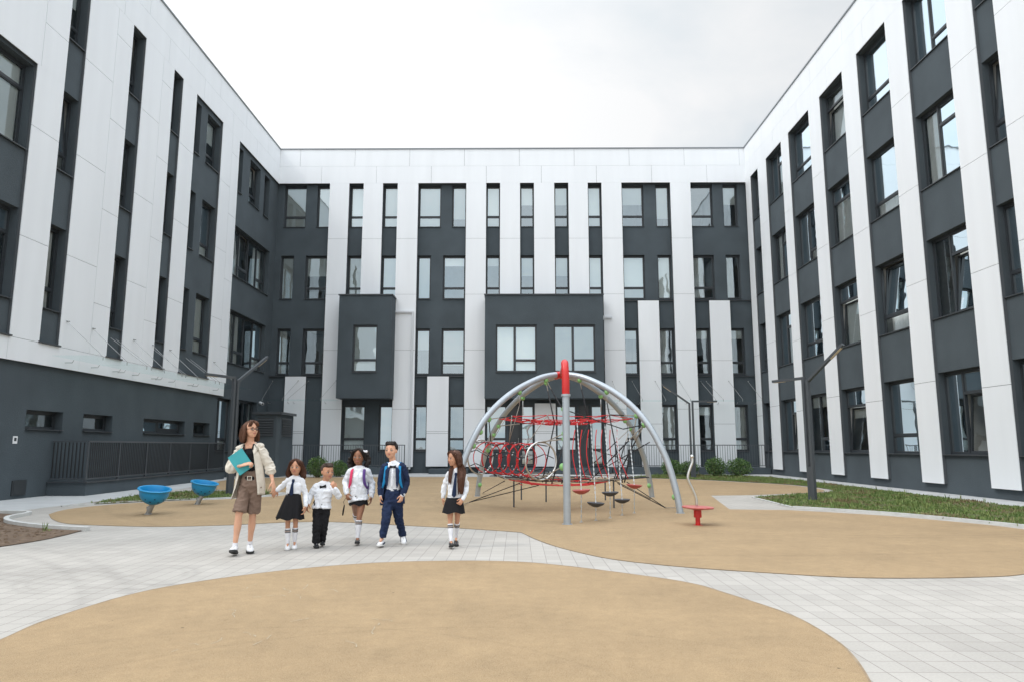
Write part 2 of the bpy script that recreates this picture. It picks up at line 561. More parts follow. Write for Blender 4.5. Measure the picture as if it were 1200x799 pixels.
panels('pilaster', TL, LW, 8.0, 15.5, 4.29, ZB - .004, J1, back=-.095, vj=(12.0, J2))
band('white_band', TL, LW, 8.0, 32.3, [(3.68, 4.28)], 3.1, ph=(.35, .35), back=-.095)
band('white_band', TL, LW, 8.0, 38.3, [(ZB, 17.03), (17.03, ZT)], 3.1, ph=(.6, .1), back=-.36)
capstrip(TL, LW, 8.0, 38.05)
for a, b in [(15.5, 18.42), (19.59, 20.45), (22.87, 23.73), (25.84, 26.61), (27.82, 30.5)]:
    q = MB(); q.box(a - .04, b + .04, -.09, .05, 4.285, 4.325, 0, TL); q.build('ledge', M['sill'], LW)
q = MB(); q.box(19.2, 19.75, nl + .002, nl + .03, .1, .5, 0, TL); q.box(19.24, 19.71, nl + .03, nl + .04, .14, .46, 0, TL); q.build('floor_hatch', M['hatch'], LW)
q = MB(); q.box(19.07, 19.24, nl + .002, nl + .014, 1.48, 1.68, 0, TL); q.box(19.11, 19.2, nl + .0145, nl + .017, 1.55, 1.64, 1, TL)
q.build('wall_notice', [M['whitepaint'], M['hatch']], LW)
# glazed canopy on rods along the left wing
def canopy(T, parent, s0, s1, rods, z=3.98, n1=1.25, nb=.0, dz=.0):
    g = MB(); 
    k = max(1, round((s1 - s0) / 2.4)); w = (s1 - s0) / k
    for i in range(k):
        g.box(s0 + i * w + .01, s0 + (i + 1) * w - .01, .06 + nb, n1, z, z + .016, 0, T)
    c = g.build('canopy', M['canopy'], parent)
    for (s, s2, n0) in rods:
        r = MB()
        r.tube([T(s, n0, z + 1.1), T(s2, n1 - .12, z + .06)], .008, 6)
        r.tube([T(s, n0, z + 1.1), T(s, n0 + .1, z + 1.09)], .016, 6)
        r.ell(T(s, n0 + .02, z + 1.1), .025, n=8)
        r.tube([T(s2, n1 - .12, z + .07), T(s2, n1 - .12, z - .05)], .012, 6)
        r.tube([T(s2, n0, z - .12), T(s2, .22, z - .12), T(s2, .26, z - .04)], .010, 6)
        r.build('rod', M['rod'], c)
canopy(TL, LW, 20.1, 32.25, [(20.7, 20.8, 0), (22.0, 22.1, 0), (23.2, 23.3, -.25), (23.5, 23.6, -.25), (24.4, 24.5, 0), (25.7, 25.8, 0), (26.0, 26.1, -.25), (27.0, 27.1, 0), (28.6, 28.7, -.25), (29.0, 29.1, -.25), (31.0, 31.1, 0)])

# ---------------------------------------------------------------- back wing
BW = thing('school_wing', (0, D, 0), 'far wing closing the courtyard with two dark projecting boxes over the entrance', 'building')
nb_, db = -.25, .18
holes = []; wb = []
def badd(s0, s1, r, lay, bd, sash=None):
    z0, z1 = ROWS[r]
    h = (s0, s1, z0, 16.0 if r == 3 else z1)
    holes.append(h); wb.append((h, lay, bd, sash))
badd(-13.15, -11.93, 3, 'P', 'full'); badd(-11.3, -10.55, 3, 'N', 'full')
badd(-13.2, -12.48, 2, 'N', 'full'); badd(-11.82, -10.6, 2, 'P', 'half')
badd(-13.2, -12.48, 1, 'P', 'curl'); badd(-11.8, -10.6, 1, 'P', 'none')
narrow_l = [(-9.46, -8.65), (-7.56, -6.73)]
for a, b in narrow_l:
    badd(a, b, 3, 'P', 'full'); badd(a, b, 2, 'P', 'full')
badd(-5.57, -4.3, 3, 'P', 'full'); badd(-3.68, -2.87, 3, 'N', 'low')
badd(-5.57, -4.82, 2, 'N', 'full'); badd(-4.14, -2.9, 2, 'P', 'top')
badd(-5.57, -4.8, 1, 'N', 'half'); badd(-4.16, -2.9, 1, 'P', 'low')
badd(-5.57, -4.89, 0, 'P', 'none'); badd(-3.71, -2.87, 0, 'P', 'none')
# openings between the pilasters above the long box (measured)
for (a, b), c3, c2 in [((-1.75, -.97), 'full', 'top'), ((.15, .93), 'half', 'half'), ((2.07, 2.86), 'half', 'half'), ((3.95, 4.72), 'full', 'full')]:
    badd(a, b, 3, 'P', c3); badd(a, b, 2, 'P', c2)
badd(5.86, 7.1, 3, 'P', 'half'); badd(7.78, 8.57, 3, 'N', 'low')
badd(5.86, 7.07, 2, 'P', 'full'); badd(7.78, 8.54, 2, 'N', 'full')
badd(9.71, 10.98, 3, 'P', 'none'); badd(11.56, 12.37, 3, 'N', 'half')
badd(9.7, 10.92, 2, 'P', 'curl'); badd(11.57, 12.36, 2, 'N', 'curl')
for (a, b), c1, c0 in [((5.84, 6.6), 'top', 'none'), ((7.75, 8.57), 'curl', 'curall'), ((9.7, 10.5), 'top', 'top'), ((11.64, 12.4), 'top', 'curall')]:
    badd(a, b, 1, 'P', c1)
    badd(a, b, 0, 'P', c0)
badd(-9.45, -8.25, 0, 'P', 'full'); badd(-7.5, -6.75, 0, 'N', 'full')
badd(-1.72, -.6, 0, 'P', 'full'); badd(2.08, 3.18, 0, 'P', 'full')
HD = [(-.5, .14), (3.3, 3.88)]     # dark door leaves
HG = [(.17, .88), (3.95, 4.6)]      # glazed leaves
for a, b in HD + HG: holes.append((a, b, .38, 3.63))
mb = MB(); sheet(mb, TB, XL - .3, XR + .12, 0, 16.3, nb_, holes, db)
mb.box(XL - .3, XR + .12, nb_ - .1, nb_ - 12, 17.5, 17.6, 0, TB)
mb.box(XL - .3, XR + .12, nb_ - 12.2, nb_ - 12, 0, 17.5, 0, TB)
mb.build('wall', M['plaster'], BW, fixn=False)
for (h, lay, bd, sh) in wb:
    window(TB, BW, h, nb_ - db, lay, bd, sash=sh, ng=nb_)
for a, b in HD:
    q = MB(); n = nb_ - db + .02
    q.box(a + .003, b - .003, n - .08, n, .39, 3.62, 0, TB)
    q.box(a + .06, b - .06, n, n + .012, .5, 1.6, 0, TB); q.box(a + .06, b - .06, n, n + .012, 1.7, 3.5, 0, TB)
    dd = q.build('door', M['frame'], BW)
    q = MB(); q.tube([TB(b - .1, n + .03, 1.35), TB(b - .1, n + .09, 1.35), TB(b - .1, n + .09, 1.85), TB(b - .1, n + .03, 1.85)], .016, 8)
    q.build('door_handle', M['steel'], dd)
for a, b in HG:
    window(TB, BW, (a, b, .38, 3.63), nb_ - db + .02, 'P', 'full', ng=nb_)
pb = [(-10.55, -9.46, .34), (-8.65, -7.56, 9.2), (-6.73, -5.57, .34), (-2.87, -1.75, .34), (-.97, .15, 9.2), (.93, 2.07, 9.2), (2.86, 3.95, 9.2), (4.72, 5.84, .34), (8.57, 9.7, .34)]
for a, b, z in pb:
    panels('pilaster', TB, BW, a, b, z, ZB - .004, [3.39, 6.57, 9.65, 12.81], back=-.245)
for a, b, z1 in [(-12.58, -11.46, 5.15), (-4.88, -3.72, 5.15), (.92, 2.04, 3.7), (6.6, 7.74, 9.28), (10.5, 11.62, 9.28)]:
    panels('pilaster', TB, BW, a, b, .36, z1, [2.1, 5.3 if z1 > 6 else 9, 2.2], back=-.245, n=-.03) if z1 < 6 else panels('pilaster', TB, BW, a, b, .36, z1, [2.6, 6.0], back=-.245, n=-.03)
band('white_band', TB, BW, XL + .002, XR - .002, [(ZB, 17.03), (17.03, ZT)], 3.1, ph=(.77, .37), back=-.24)
q = MB(); q.box(XL - .36, XR + .34, -.9, .04, ZT + .001, ZT + .062, 0, TB); q.build('parapet_cap', M['cap'], BW)
for a, b, z in [(-13.6, -10.56, 5.16), (-5.56, -2.88, 5.16), (5.86, 8.56, 9.3), (9.71, 12.85, 9.3), (5.86, 8.56, 5.16), (9.71, 12.85, 5.16)]:
    q = MB(); q.box(a, b, nb_ + .001, nb_ + .1, z, z + .04, 0, TB); q.build('ledge', M['sill'], BW)
# the two projecting boxes
for (a, b, ws) in [(-9.51, -6.68, [(-8.72, -7.43, 'P', 'full')]), (-1.73, 4.55, [(-1.15, 1.01, 'B', 'full'), (1.92, 4.1, 'B', 'full')])]:
    z0, z1, n1 = 3.9, 9.36, 1.1
    hs = [(w[0], w[1], 5.25, 7.77) for w in ws]
    q = MB(); sheet(q, TB, a, b, z0, z1, n1, hs, .14)
    q.quad([(a, n1, z0), (a, n1, z1), (a, nb_ + .01, z1), (a, nb_ + .01, z0)], 0, TB)
    q.quad([(b, n1, z0), (b, n1, z1), (b, nb_ + .01, z1), (b, nb_ + .01, z0)], 0, TB)
    q.quad([(a, n1, z0), (b, n1, z0), (b, nb_ + .01, z0), (a, nb_ + .01, z0)], 0, TB)
    q.quad([(a, n1, z1), (b, n1, z1), (b, nb_ + .01, z1), (a, nb_ + .01, z1)], 0, TB)
    bay = q.build('projecting_box', M['plaster'], BW, fixn=False)
    q = MB(); q.box(a - .05, b + .05, .01, n1 + .05, z1 + .002, z1 + .06, 0, TB); q.build('coping', M['sill'], bay)
    for h, w in zip(hs, ws): window(TB, BW, h, n1 - .14, w[2], w[3], ng=n1, deep=.95)
# downpipes
def downpipe(x, z1, dx):
    q = MB(); q.box(x - .045, x + .045, .012, .10, .34, z1, 0, TB)
    q.box(min(x - .045, x + dx), max(x + .045, x + dx), .012, .10, z1 + .001, z1 + .1, 0, TB)
    q.box(x - .05, x + .05, .10, .32, .22, .32, 0, TB)
    q.build('downpipe', M['pipewhite'], BW)
downpipe(-5.72, 8.6, -.98)
q = MB(); q.box(4.6, 4.75, .02, .12, 8.2, 8.42, 0, TB); q.box(4.75, 5.15, .02, .10, 8.28, 8.36, 0, TB); q.build('overflow_spout', M['pipewhite'], BW)
TBc = TB
canopy(TBc, BW, -13.35, -9.6, [(-13.3, -13.35, 0 - .2), (-11.85, -12.3, 0), (-11.35, -12.0, -.2), (-9.8, -10.3, 0)], z=3.82)
canopy(TBc, BW, 4.95, 12.7, [(5.1, 5.3, 0), (6.2, 6.5, -.2), (7.4, 7.7, 0), (8.7, 9.0, 0), (9.9, 10.3, -.2), (10.2, 10.7, -.2), (11.35, 11.7, 0), (12.45, 12.7, -.2)], z=3.78)

# terraces and their railings
def terrace(a, b, name, label):
    q = MB(); q.box(a, b, D - 1.5, D - .002, 0, .34, 0); q.build('terrace_plinth', M['plaster'], BW)
    t = thing('railing', ((a + b) / 2, D - 1.4, .34), label, 'railing')
    q = MB(); y = D - 1.42; z0, z1 = .34, 1.5
    q.box(a + .02, b - .02, y - .025, y + .025, z1 - .04, z1); q.box(a + .02, b - .02, y - .015, y + .015, z0 + .09, z0 + .12)
    k = int((b - a) / 2.0)
    for i in range(k + 1):
        x = a + .05 + (b - a - .1) * i / k
        q.box(x - .022, x + .022, y - .022, y + .022, z0, z1 - .041)
    q.build('frame', M['dmetal'], t)
    q = MB(); x = a + .14
    while x < b - .1:
        q.box(x - .008, x + .008, y - .008, y + .008, z0 + .121, z1 - .041); x += .125
    q.build('balusters', M['dmetal'], t)
terrace(-12.2, -5.75, 'a', 'dark balustrade on the low plinth at the foot of the far wing, behind the children')
terrace(4.95, 12.85, 'b', 'dark balustrade on the low plinth right of the entrance, behind the round shrubs')
q = MB(); q.box(-4.6, -2.6, D - 1.0, D - .003, 0, .26, 0); q.box(-2.0, 4.9, D - .8, D - .003, 0, .30, 0); q.build('entrance_step', M['plaster'], BW)

# basement stair enclosure with dense railing
RP = thing('stairwell_railing', (-13.1, 26, 0), 'low dark grey block with dense black bar railing against the left wing', 'railing')
q = MB()
poly = [(-13.535, 20.65), (-12.42, 20.65), (-12.92, 31.6), (-13.535, 31.6)]
q.prism(poly, 0, .36); q.build('base_block', M['plaster'], RP)
q = MB(); q.prism([(-13.535, 20.60), (-12.37, 20.60), (-12.87, 31.64), (-13.535, 31.64)], .362, .40); q.build('coping', M['sill'], RP)
q = MB(); A, B_ = V((-12.47, 20.7, 0)), V((-12.97, 31.55, 0))
q.obox(A + V((0, 0, 1.55)), B_ + V((0, 0, 1.55)), .05, .05); q.obox(A + V((0, 0, .48)), B_ + V((0, 0, .48)), .04, .03)
q.obox(V((-13.51, 20.7, 1.55)), A + V((-.03, 0, 1.55)), .05, .048); q.obox(V((-13.51, 20.7, .48)), A + V((-.03, 0, .48)), .04, .03)
for i in range(7):
    p = A.lerp(B_, i / 6); q.obox(p + V((0, 0, .40)), p + V((0, 0, 1.524)), .05, .05, upv=(0, 1, 0))
q.build('frame', M['dmetal'], RP)
q = MB()
for i in range(98):
    p = A.lerp(B_, (i + .5) / 98); q.obox(p + V((0, 0, .497)), p + V((0, 0, 1.523)), .012, .045, upv=(0, 1, 0))
for i in range(10):
    x = -13.46 + i * .11; q.box(x - .006, x + .006, 20.68, 20.72, .497, 1.523)
q.build('balusters', mat('black_metal', (.02, .022, .025), .45), RP)

# kiosk
KX0, KX1, KY0, KY1 = -12.35, -11.2, 33.4, 35.5
K = thing('ventilation_kiosk', ((KX0 + KX1) / 2, 34.4, 0), 'dark grey free-standing plant box with louvres and flat lid in the left corner', 'kiosk')
q = MB(); b = .12
q.prism([(KX0, KY0), (KX1 - b, KY0), (KX1, KY0 + b), (KX1, KY1), (KX0, KY1)], 0, 2.9); q.build('body', M['plaster'], K)
q = MB(); q.box(KX0 - .1, KX1 + .12, KY0 - .12, KY1 + .1, 2.902, 3.02); q.build('lid', M['sill'], K)
for (f, l0, l1) in (('f', KX0 + .12, KX1 - .25), ('s', KY0 + .4, KY1 - .3)):
    q = MB()
    for i in range(7):
        z = 1.92 + i * .115
        if f == 'f': q.add([(l0, KY0 - .01, z + .08), (l1, KY0 - .01, z + .08), (l1, KY0 - .06, z), (l0, KY0 - .06, z), (l0, KY0 - .002, z + .095), (l1, KY0 - .002, z + .095)], [(0, 1, 2, 3), (0, 1, 5, 4)])
        else: q.add([(KX1 + .01, l0, z + .08), (KX1 + .01, l1, z + .08), (KX1 + .06, l1, z), (KX1 + .06, l0, z)], [(0, 1, 2, 3)])
    if f == 'f': q.box(l0, l1, KY0 - .004, KY0 - .002, 1.88, 2.75, 1)
    else: q.box(KX1 + .002, KX1 + .004, l0, l1, 1.88, 2.75, 1)
    q.build('louvre', [M['hatch'], M['frame']], K, fixn=False)

# security camera
SCm = thing('security_camera', (-13.3, D - 1.2, 3.4), 'small white security camera on the wall in the left corner above the plant box', 'camera')
q = MB(); c = at(307, 472.5, 36.6); q.tube([c + V((-.22, .25, .06)), c + V((-.14, .02, .05))], .03, 8); q.tube([c + V((-.14, .1, .05)), c + V((.1, -.18, -.03))], .07, 12)
q.build('body', M['whitepaint'], SCm, smooth_angle=40)
q = MB(); q.tube([c + V((.1, -.18, -.03)), c + V((.11, -.19, -.033))], .05, 12); q.build('lens', M['frame'], SCm)
q = MB(); q.obox(c + V((-.22, .25, .06)), c + V((-.5, 1.6, .06)), .05, .05); q.build('bracket', M['whitepaint'], SCm)
# ================================================================== ground
def ground_mats():
    # pavers
    m = bpy.data.materials.new('concrete_pavers'); m.use_nodes = True
    nt = m.node_tree; N = nt.nodes; L = nt.links
    b = N['Principled BSDF']; b.inputs['Roughness'].default_value = .85
    geo = N.new('ShaderNodeNewGeometry')
    br = N.new('ShaderNodeTexBrick')
    br.offset = 0; br.squash = 1
    br.inputs['Scale'].default_value = 1
    br.inputs['Brick Width'].default_value = .178
    br.inputs['Row Height'].default_value = .236
    br.inputs['Mortar Size'].default_value = .0036
    br.inputs['Mortar Smooth'].default_value = .2
    br.inputs['Bias'].default_value = 0
    br.inputs['Color1'].default_value = (.378, .352, .318, 1)
    br.inputs['Color2'].default_value = (.428, .40, .362, 1)
    br.inputs['Mortar'].default_value = (.22, .20, .18, 1)
    L.new(geo.outputs['Position'], br.inputs['Vector'])
    nz = N.new('ShaderNodeTexNoise'); nz.inputs['Scale'].default_value = .7; nz.inputs['Detail'].default_value = 6
    L.new(geo.outputs['Position'], nz.inputs[0])
    mr = N.new('ShaderNodeMapRange'); mr.inputs[1].default_value = .3; mr.inputs[2].default_value = .7; mr.inputs[3].default_value = .90; mr.inputs[4].default_value = 1.06
    L.new(nz.outputs[0], mr.inputs[0])
    # fine grit
    ng = N.new('ShaderNodeTexNoise'); ng.inputs['Scale'].default_value = 55; ng.inputs['Detail'].default_value = 3
    L.new(geo.outputs['Position'], ng.inputs[0])
    mg = N.new('ShaderNodeMapRange'); mg.inputs[1].default_value = .3; mg.inputs[2].default_value = .7; mg.inputs[3].default_value = .93; mg.inputs[4].default_value = 1.05
    L.new(ng.outputs[0], mg.inputs[0])
    mu = N.new('ShaderNodeMath'); mu.operation = 'MULTIPLY'; L.new(mr.outputs[0], mu.inputs[0]); L.new(mg.outputs[0], mu.inputs[1])
    # tyre marks: thin rings of rubber round a few turning circles
    prev = mu.outputs[0]
    for (cx, cy, r, w) in ((-6.6, 3.9, 4.6, .07), (-6.6, 3.9, 4.75, .10), (-3.1, 5.6, 3.6, .06), (-12, 2.0, 9.3, .10), (-12, 2, 9.7, .12), (-2.2, 16, 8.6, .10), (-2.2, 16, 8.85, .06), (-4.4, 7.9, .75, .05), (-4.4, 7.9, .86, .06), (-6.5, 6.6, 1.1, .06)):
        cmb = N.new('ShaderNodeVectorMath'); cmb.operation = 'DISTANCE'
        L.new(geo.outputs['Position'], cmb.inputs[0]); cmb.inputs[1].default_value = (cx, cy, 0)
        s1 = N.new('ShaderNodeMath'); s1.operation = 'SUBTRACT'; s1.inputs[1].default_value = r; L.new(cmb.outputs['Value'], s1.inputs[0])
        s2 = N.new('ShaderNodeMath'); s2.operation = 'ABSOLUTE'; L.new(s1.outputs[0], s2.inputs[0])
        s3 = N.new('ShaderNodeMapRange'); s3.inputs[1].default_value = 0; s3.inputs[2].default_value = w; s3.inputs[3].default_value = .91; s3.inputs[4].default_value = 1
        L.new(s2.outputs[0], s3.inputs[0])
        s4 = N.new('ShaderNodeMath'); s4.operation = 'MULTIPLY'; L.new(prev, s4.inputs[0]); L.new(s3.outputs[0], s4.inputs[1]); prev = s4.outputs[0]
    vm = N.new('ShaderNodeVectorMath'); vm.operation = 'SCALE'
    L.new(br.outputs['Color'], vm.inputs[0]); L.new(prev, vm.inputs['Scale'])
    L.new(vm.outputs[0], b.inputs['Base Color'])
    bp = N.new('ShaderNodeBump'); bp.inputs['Strength'].default_value = .5; bp.inputs['Distance'].default_value = .004
    L.new(ng.outputs[0], bp.inputs['Height']); L.new(bp.outputs[0], b.inputs['Normal'])
    # cast rubber
    r = bpy.data.materials.new('tan_rubber'); r.use_nodes = True
    nt = r.node_tree; N = nt.nodes; L = nt.links
    b = N['Principled BSDF']; b.inputs['Roughness'].default_value = .92
    geo = N.new('ShaderNodeNewGeometry')
    def noise_(sc, det=4, rough=.6):
        n = N.new('ShaderNodeTexNoise'); n.inputs['Scale'].default_value = sc; n.inputs['Detail'].default_value = det; n.inputs['Roughness'].default_value = rough
        L.new(geo.outputs['Position'], n.inputs[0]); return n.outputs[0]
    def rng(src, a, b_, c, d):
        q = N.new('ShaderNodeMapRange'); q.inputs[1].default_value = a; q.inputs[2].default_value = b_; q.inputs[3].default_value = c; q.inputs[4].default_value = d
        L.new(src, q.inputs[0]); return q.outputs[0]
    gr = noise_(210, 2)
    cr = N.new('ShaderNodeValToRGB'); L.new(gr, cr.inputs[0])
    e = cr.color_ramp.elements
    e[0].position = .33; e[0].color = (.232, .148, .078, 1); e[1].position = .66; e[1].color = (.43, .322, .195, 1)
    q = cr.color_ramp.elements.new(.5); q.color = (.342, .236, .125, 1)
    big = noise_(.9, 6); mid = noise_(7, 5)
    a = rng(big, .3, .7, .88, 1.10); c = rng(mid, .3, .7, .91, 1.07)
    mu = N.new('ShaderNodeMath'); mu.operation = 'MULTIPLY'; L.new(a, mu.inputs[0]); L.new(c, mu.inputs[1])
    prev = mu.outputs[0]
    for (cx, cy, rr_, w) in ((-1.6, 3.2, 2.6, .03), (-.3, 2.6, 3.2, .03), (6.2, 20, 8.4, .10), (6.2, 20, 8.65, .10), (3.0, 24, 14.5, .12)):
        cmb = N.new('ShaderNodeVectorMath'); cmb.operation = 'DISTANCE'
        L.new(geo.outputs['Position'], cmb.inputs[0]); cmb.inputs[1].default_value = (cx, cy, 0)
        s1 = N.new('ShaderNodeMath'); s1.operation = 'SUBTRACT'; s1.inputs[1].default_value = rr_; L.new(cmb.outputs['Value'], s1.inputs[0])
        s2 = N.new('ShaderNodeMath'); s2.operation = 'ABSOLUTE'; L.new(s1.outputs[0], s2.inputs[0])
        s3 = rng(s2.outputs[0], 0, w, .92, 1)
        s4 = N.new('ShaderNodeMath'); s4.operation = 'MULTIPLY'; L.new(prev, s4.inputs[0]); L.new(s3, s4.inputs[1]); prev = s4.outputs[0]
    # a few scattered dark crumbs
    vo = N.new('ShaderNodeTexVoronoi'); vo.inputs['Scale'].default_value = 1.3; L.new(geo.outputs['Position'], vo.inputs[0])
    dk = rng(vo.outputs['Distance'], .012, .02, .35, 1)
    s5 = N.new('ShaderNodeMath'); s5.operation = 'MULTIPLY'; L.new(prev, s5.inputs[0]); L.new(dk, s5.inputs[1]); prev = s5.outputs[0]
    vm = N.new('ShaderNodeVectorMath'); vm.operation = 'SCALE'; L.new(cr.outputs[0], vm.inputs[0]); L.new(prev, vm.inputs['Scale'])
    L.new(vm.outputs[0], b.inputs['Base Color'])
    bp = N.new('ShaderNodeBump'); bp.inputs['Strength'].default_value = .7; bp.inputs['Distance'].default_value = .006
    L.new(gr, bp.inputs['Height']); L.new(bp.outputs[0], b.inputs['Normal'])
    return m, r
M['pavers'], M['tan'] = ground_mats()
M['soil'] = mat('soil', (.085, .055, .035), .95, col2=(.19, .13, .085), vscale=9, bump=1, bscale=25, detail=8)
M['turf'] = mat('turf', (.055, .085, .025), .95, col2=(.15, .11, .055), vscale=4.5, bump=1, bscale=30, detail=8)

q = MB(); q.quad([(-600, -600, 0), (600, -600, 0), (600, 900, 0), (-600, 900, 0)])
tag(q.build('ground', M['pavers']), kind='structure')

def catmull(P, n=8, closed=True):
    out = []; k = len(P)
    R = range(k) if closed else range(k - 1)
    for i in R:
        p0, p1, p2, p3 = [V((*P[j % k], 0)) if closed else V((*P[min(max(j, 0), k - 1)], 0)) for j in (i - 1, i, i + 1, i + 2)]
        for j in range(n):
            t = j / n
            p = .5 * ((2 * p1) + (p2 - p0) * t + (2 * p0 - 5 * p1 + 4 * p2 - p3) * t * t + (3 * p1 - p0 - 3 * p2 + p3) * t ** 3)
            out.append((p.x, p.y))
    if not closed: out.append(P[-1])
    return out
def patch(name, poly, z, mt, th=.0):
    """flat sheet with a small edge thickness"""
    me = MB(); n = len(poly)
    me.add([(x, y, z) for x, y in poly], [tuple(range(n))])
    me.add([(x, y, z) for x, y in poly] + [(x, y, z - .006) for x, y in poly], [(i, (i + 1) % n, n + (i + 1) % n, n + i) for i in range(n)])
    bm = bmesh.new()
    o = me.build(name, mt)
    bm.from_mesh(o.data); bmesh.ops.triangulate(bm, faces=bm.faces); bm.to_mesh(o.data); bm.free()
    return tag(o, kind='structure')
def G2(l): return [tuple(gnd(*q)[:2]) for q in l]
near = G2([(0, 750), (60, 725), (160, 695), (250, 679), (350, 666.5), (450, 659), (550, 657), (620, 659), (700, 667.5), (800, 681.5), (850, 695), (925, 720), (975, 747.5), (1000, 770)])
near += [(2.07, 4.4), (1.7, 3.5), (.8, 2.6), (-.6, 2.1), (-2.2, 2.3), (-3.2, 3.2), (-3.7, 4.4)]
patch('rubber_surface', catmull(near, 6), .006, M['tan'])
far_lo = [(60, 607), (72, 612), (99, 614.5), (180, 616.7), (264, 615), (340, 611.5), (400, 611.5), (480, 615.7), (545, 619), (609, 623.3)]
far_lo2 = [(612, 624), (628, 631.5), (650, 639.5), (685, 648.5), (725, 656), (800, 664), (900, 671), (1000, 676.5), (1100, 677), (1175, 675), (1200, 672.5)]
A = catmull(G2(far_lo), 6, False) + catmull(G2(far_lo2), 6, False)
A += [(6.6, 8.9), (7.6, 10.2), (8.3, 11.4)]
A += catmull([(8.64, 12.5), (8.43, 13.31), (7.63, 14.73), (6.9, 15.5), (6.03, 16.2)], 5, False)
A += [(4.77, 16.38), (5.59, 21.0), (6.83, 21.2)]
A += catmull([(7.9, 21.7), (9.3, 22.5), (9.87, 23.35), (10.05, 24.46), (9.9, 26.89), (8.8, 28.8), (7.3, 31.0), (4.5, 32.8), (1.3, 33.5), (-3, 33.5), (-8.1, 33.1), (-10.4, 33.0), (-12.2, 31.5), (-12.0, 28.2), (-10.8, 24.9), (-9.7, 23.6), (-7.6, 22.6)], 5, False)
A += catmull([(-6.6, 21.9), (-6.9, 20.6), (-7.72, 19.5), (-9.1, 18.6), (-9.9, 17.6), (-10.15, 16.3), (-9.8, 15.1)], 5, False)
patch('rubber_surface', A, .006, M['tan'])

def edge_line(P, closed):
    q = MB(); n = len(P); vs = []
    for i, p in enumerate(P):
        a = V((*P[(i - 1) % n if closed else max(0, i - 1)], 0)); b = V((*P[(i + 1) % n if closed else min(n - 1, i + 1)], 0))
        d = (b - a).normalized(); sd = V((-d.y, d.x, 0)); w = .004 + .007 * (noise.noise(V((p[0] * 2.3, p[1] * 2.3, 0))) + .6)
        c = V((*p, .0072)); vs += [c - sd * w, c + sd * w]
    k = n if closed else n - 1
    q.add(vs, [(2 * i, (2 * i + 2) % (2 * n), (2 * i + 3) % (2 * n), 2 * i + 1) for i in range(k)])
    tag(q.build('surface_joint', M['dirt']), kind='structure')
M['dirt'] = mat('joint_dirt', (.22, .155, .095), .95, col2=(.33, .25, .16), vscale=6)
edge_line(catmull(near, 12), True)
edge_line(catmull(G2(far_lo), 12, False) + catmull(G2(far_lo2), 12, False) + [(6.6, 8.9)], False)
# concrete pavement strips by the buildings
patch('pavement', [(11.7, 8), (12.92, 8), (12.92, 36.6), (11.9, 36.6), (11.85, 28.8)], .0105, M['pavement'])
patch('pavement', [(-13.75, 8), (-12.0, 8), (-11.0, 15.5), (-10.9, 19.0), (-11.3, 24.5), (-12.6, 31.8), (-13.75, 33.3)], .0045, M['pavement'])
patch('pavement', [(-13.6, 34.3), (12.9, 34.3), (12.9, 38.3), (-13.6, 38.3)], .0045, M['pavement'])
# lawns
def strip(name, P, w, h, mt, kind='structure', closed=False):
    """raised kerb following a line"""
    q = MB(); n = len(P); vs = []
    for i, p in enumerate(P):
        a = V((*P[max(0, i - 1)], 0)); b = V((*P[min(n - 1, i + 1)], 0))
        d = (b - a).normalized(); s = V((-d.y, d.x, 0)) * w / 2; c = V((*p, 0))
        for z in (0, h):
            for sg in (-1, 1): vs.append(c + s * sg + V((0, 0, z)))
    fs = []
    for i in range(n - 1):
        a, b = i * 4, i * 4 + 4
        fs += [(a + 2, a + 3, b + 3, b + 2), (a, a + 2, b + 2, b), (a + 1, a + 3, b + 3, b + 1)]
    fs += [(0, 1, 3, 2), (n * 4 - 4, n * 4 - 3, n * 4 - 1, n * 4 - 2)]
    q.add(vs, fs)
    return tag(q.build(name, mt), kind=kind)
gR_lo = catmull([(9.5, 9.2), (9.05, 12.0), (8.83, 13.0), (8.0, 14.9), (7.2, 15.9), (6.35, 16.75)], 5, False)
gR = gR_lo + [(6.5, 20.1)] + catmull([(7.95, 21.3), (9.3, 22.1), (10.05, 23.1), (10.3, 24.46), (10.1, 26.89), (9.0, 29.0), (7.5, 31.2), (5.0, 33.0)], 5, False) + [(6.97, 36.0), (10.4, 35.6), (11.6, 33.5), (11.75, 28.8), (11.65, 8), (9.6, 8)]
patch('lawn', gR, .0145, M['turf'])
strip('kerb', gR_lo, .07, .05, M['kerb'])
strip('kerb', [(6.35, 16.75), (6.5, 20.1)], .06, .03, M['kerb'])
gL = catmull([(-10.5, 17.7), (-10.75, 19.5), (-10.9, 21.5), (-10.1, 22.6), (-9.0, 22.7), (-7.4, 21.8), (-7.4, 20.6), (-8.2, 19.6), (-9.5, 18.6)], 5)
patch('lawn', gL, .0145, M['turf'])
bed = [(-16, 16.0), (-10.3, 15.3)] + catmull([(-10.15, 15.0), (-9.95, 14.1), (-9.5, 13.4), (-8.82, 12.85), (-8.12, 12.45), (-7.3, 12.15)], 5, False) + [(-7.35, 10.2), (-7.9, 8), (-13, 8), (-16, 10)]
bl_ = catmull([(-7.3, 12.15), (-7.18, 10.9), (-7.5, 9.6), (-8.2, 8.2)], 5, False)
patch('flower_bed_soil', [(-10.9, 15.2), (-10.3, 15.0)] + catmull([(-10.15, 14.8), (-9.95, 14.1), (-9.5, 13.4), (-8.82, 12.85), (-8.12, 12.45), (-7.3, 12.15)], 5, False) + bl_[1:] + [(-12, 8)], .0145, M['soil'])
strip('kerb', catmull([(-11.0, 15.25), (-10.35, 15.15), (-10.1, 14.9), (-9.92, 14.1), (-9.45, 13.4), (-8.8, 12.88), (-8.1, 12.48), (-7.2, 12.15)], 6, False), .09, .07, M['kerb'])
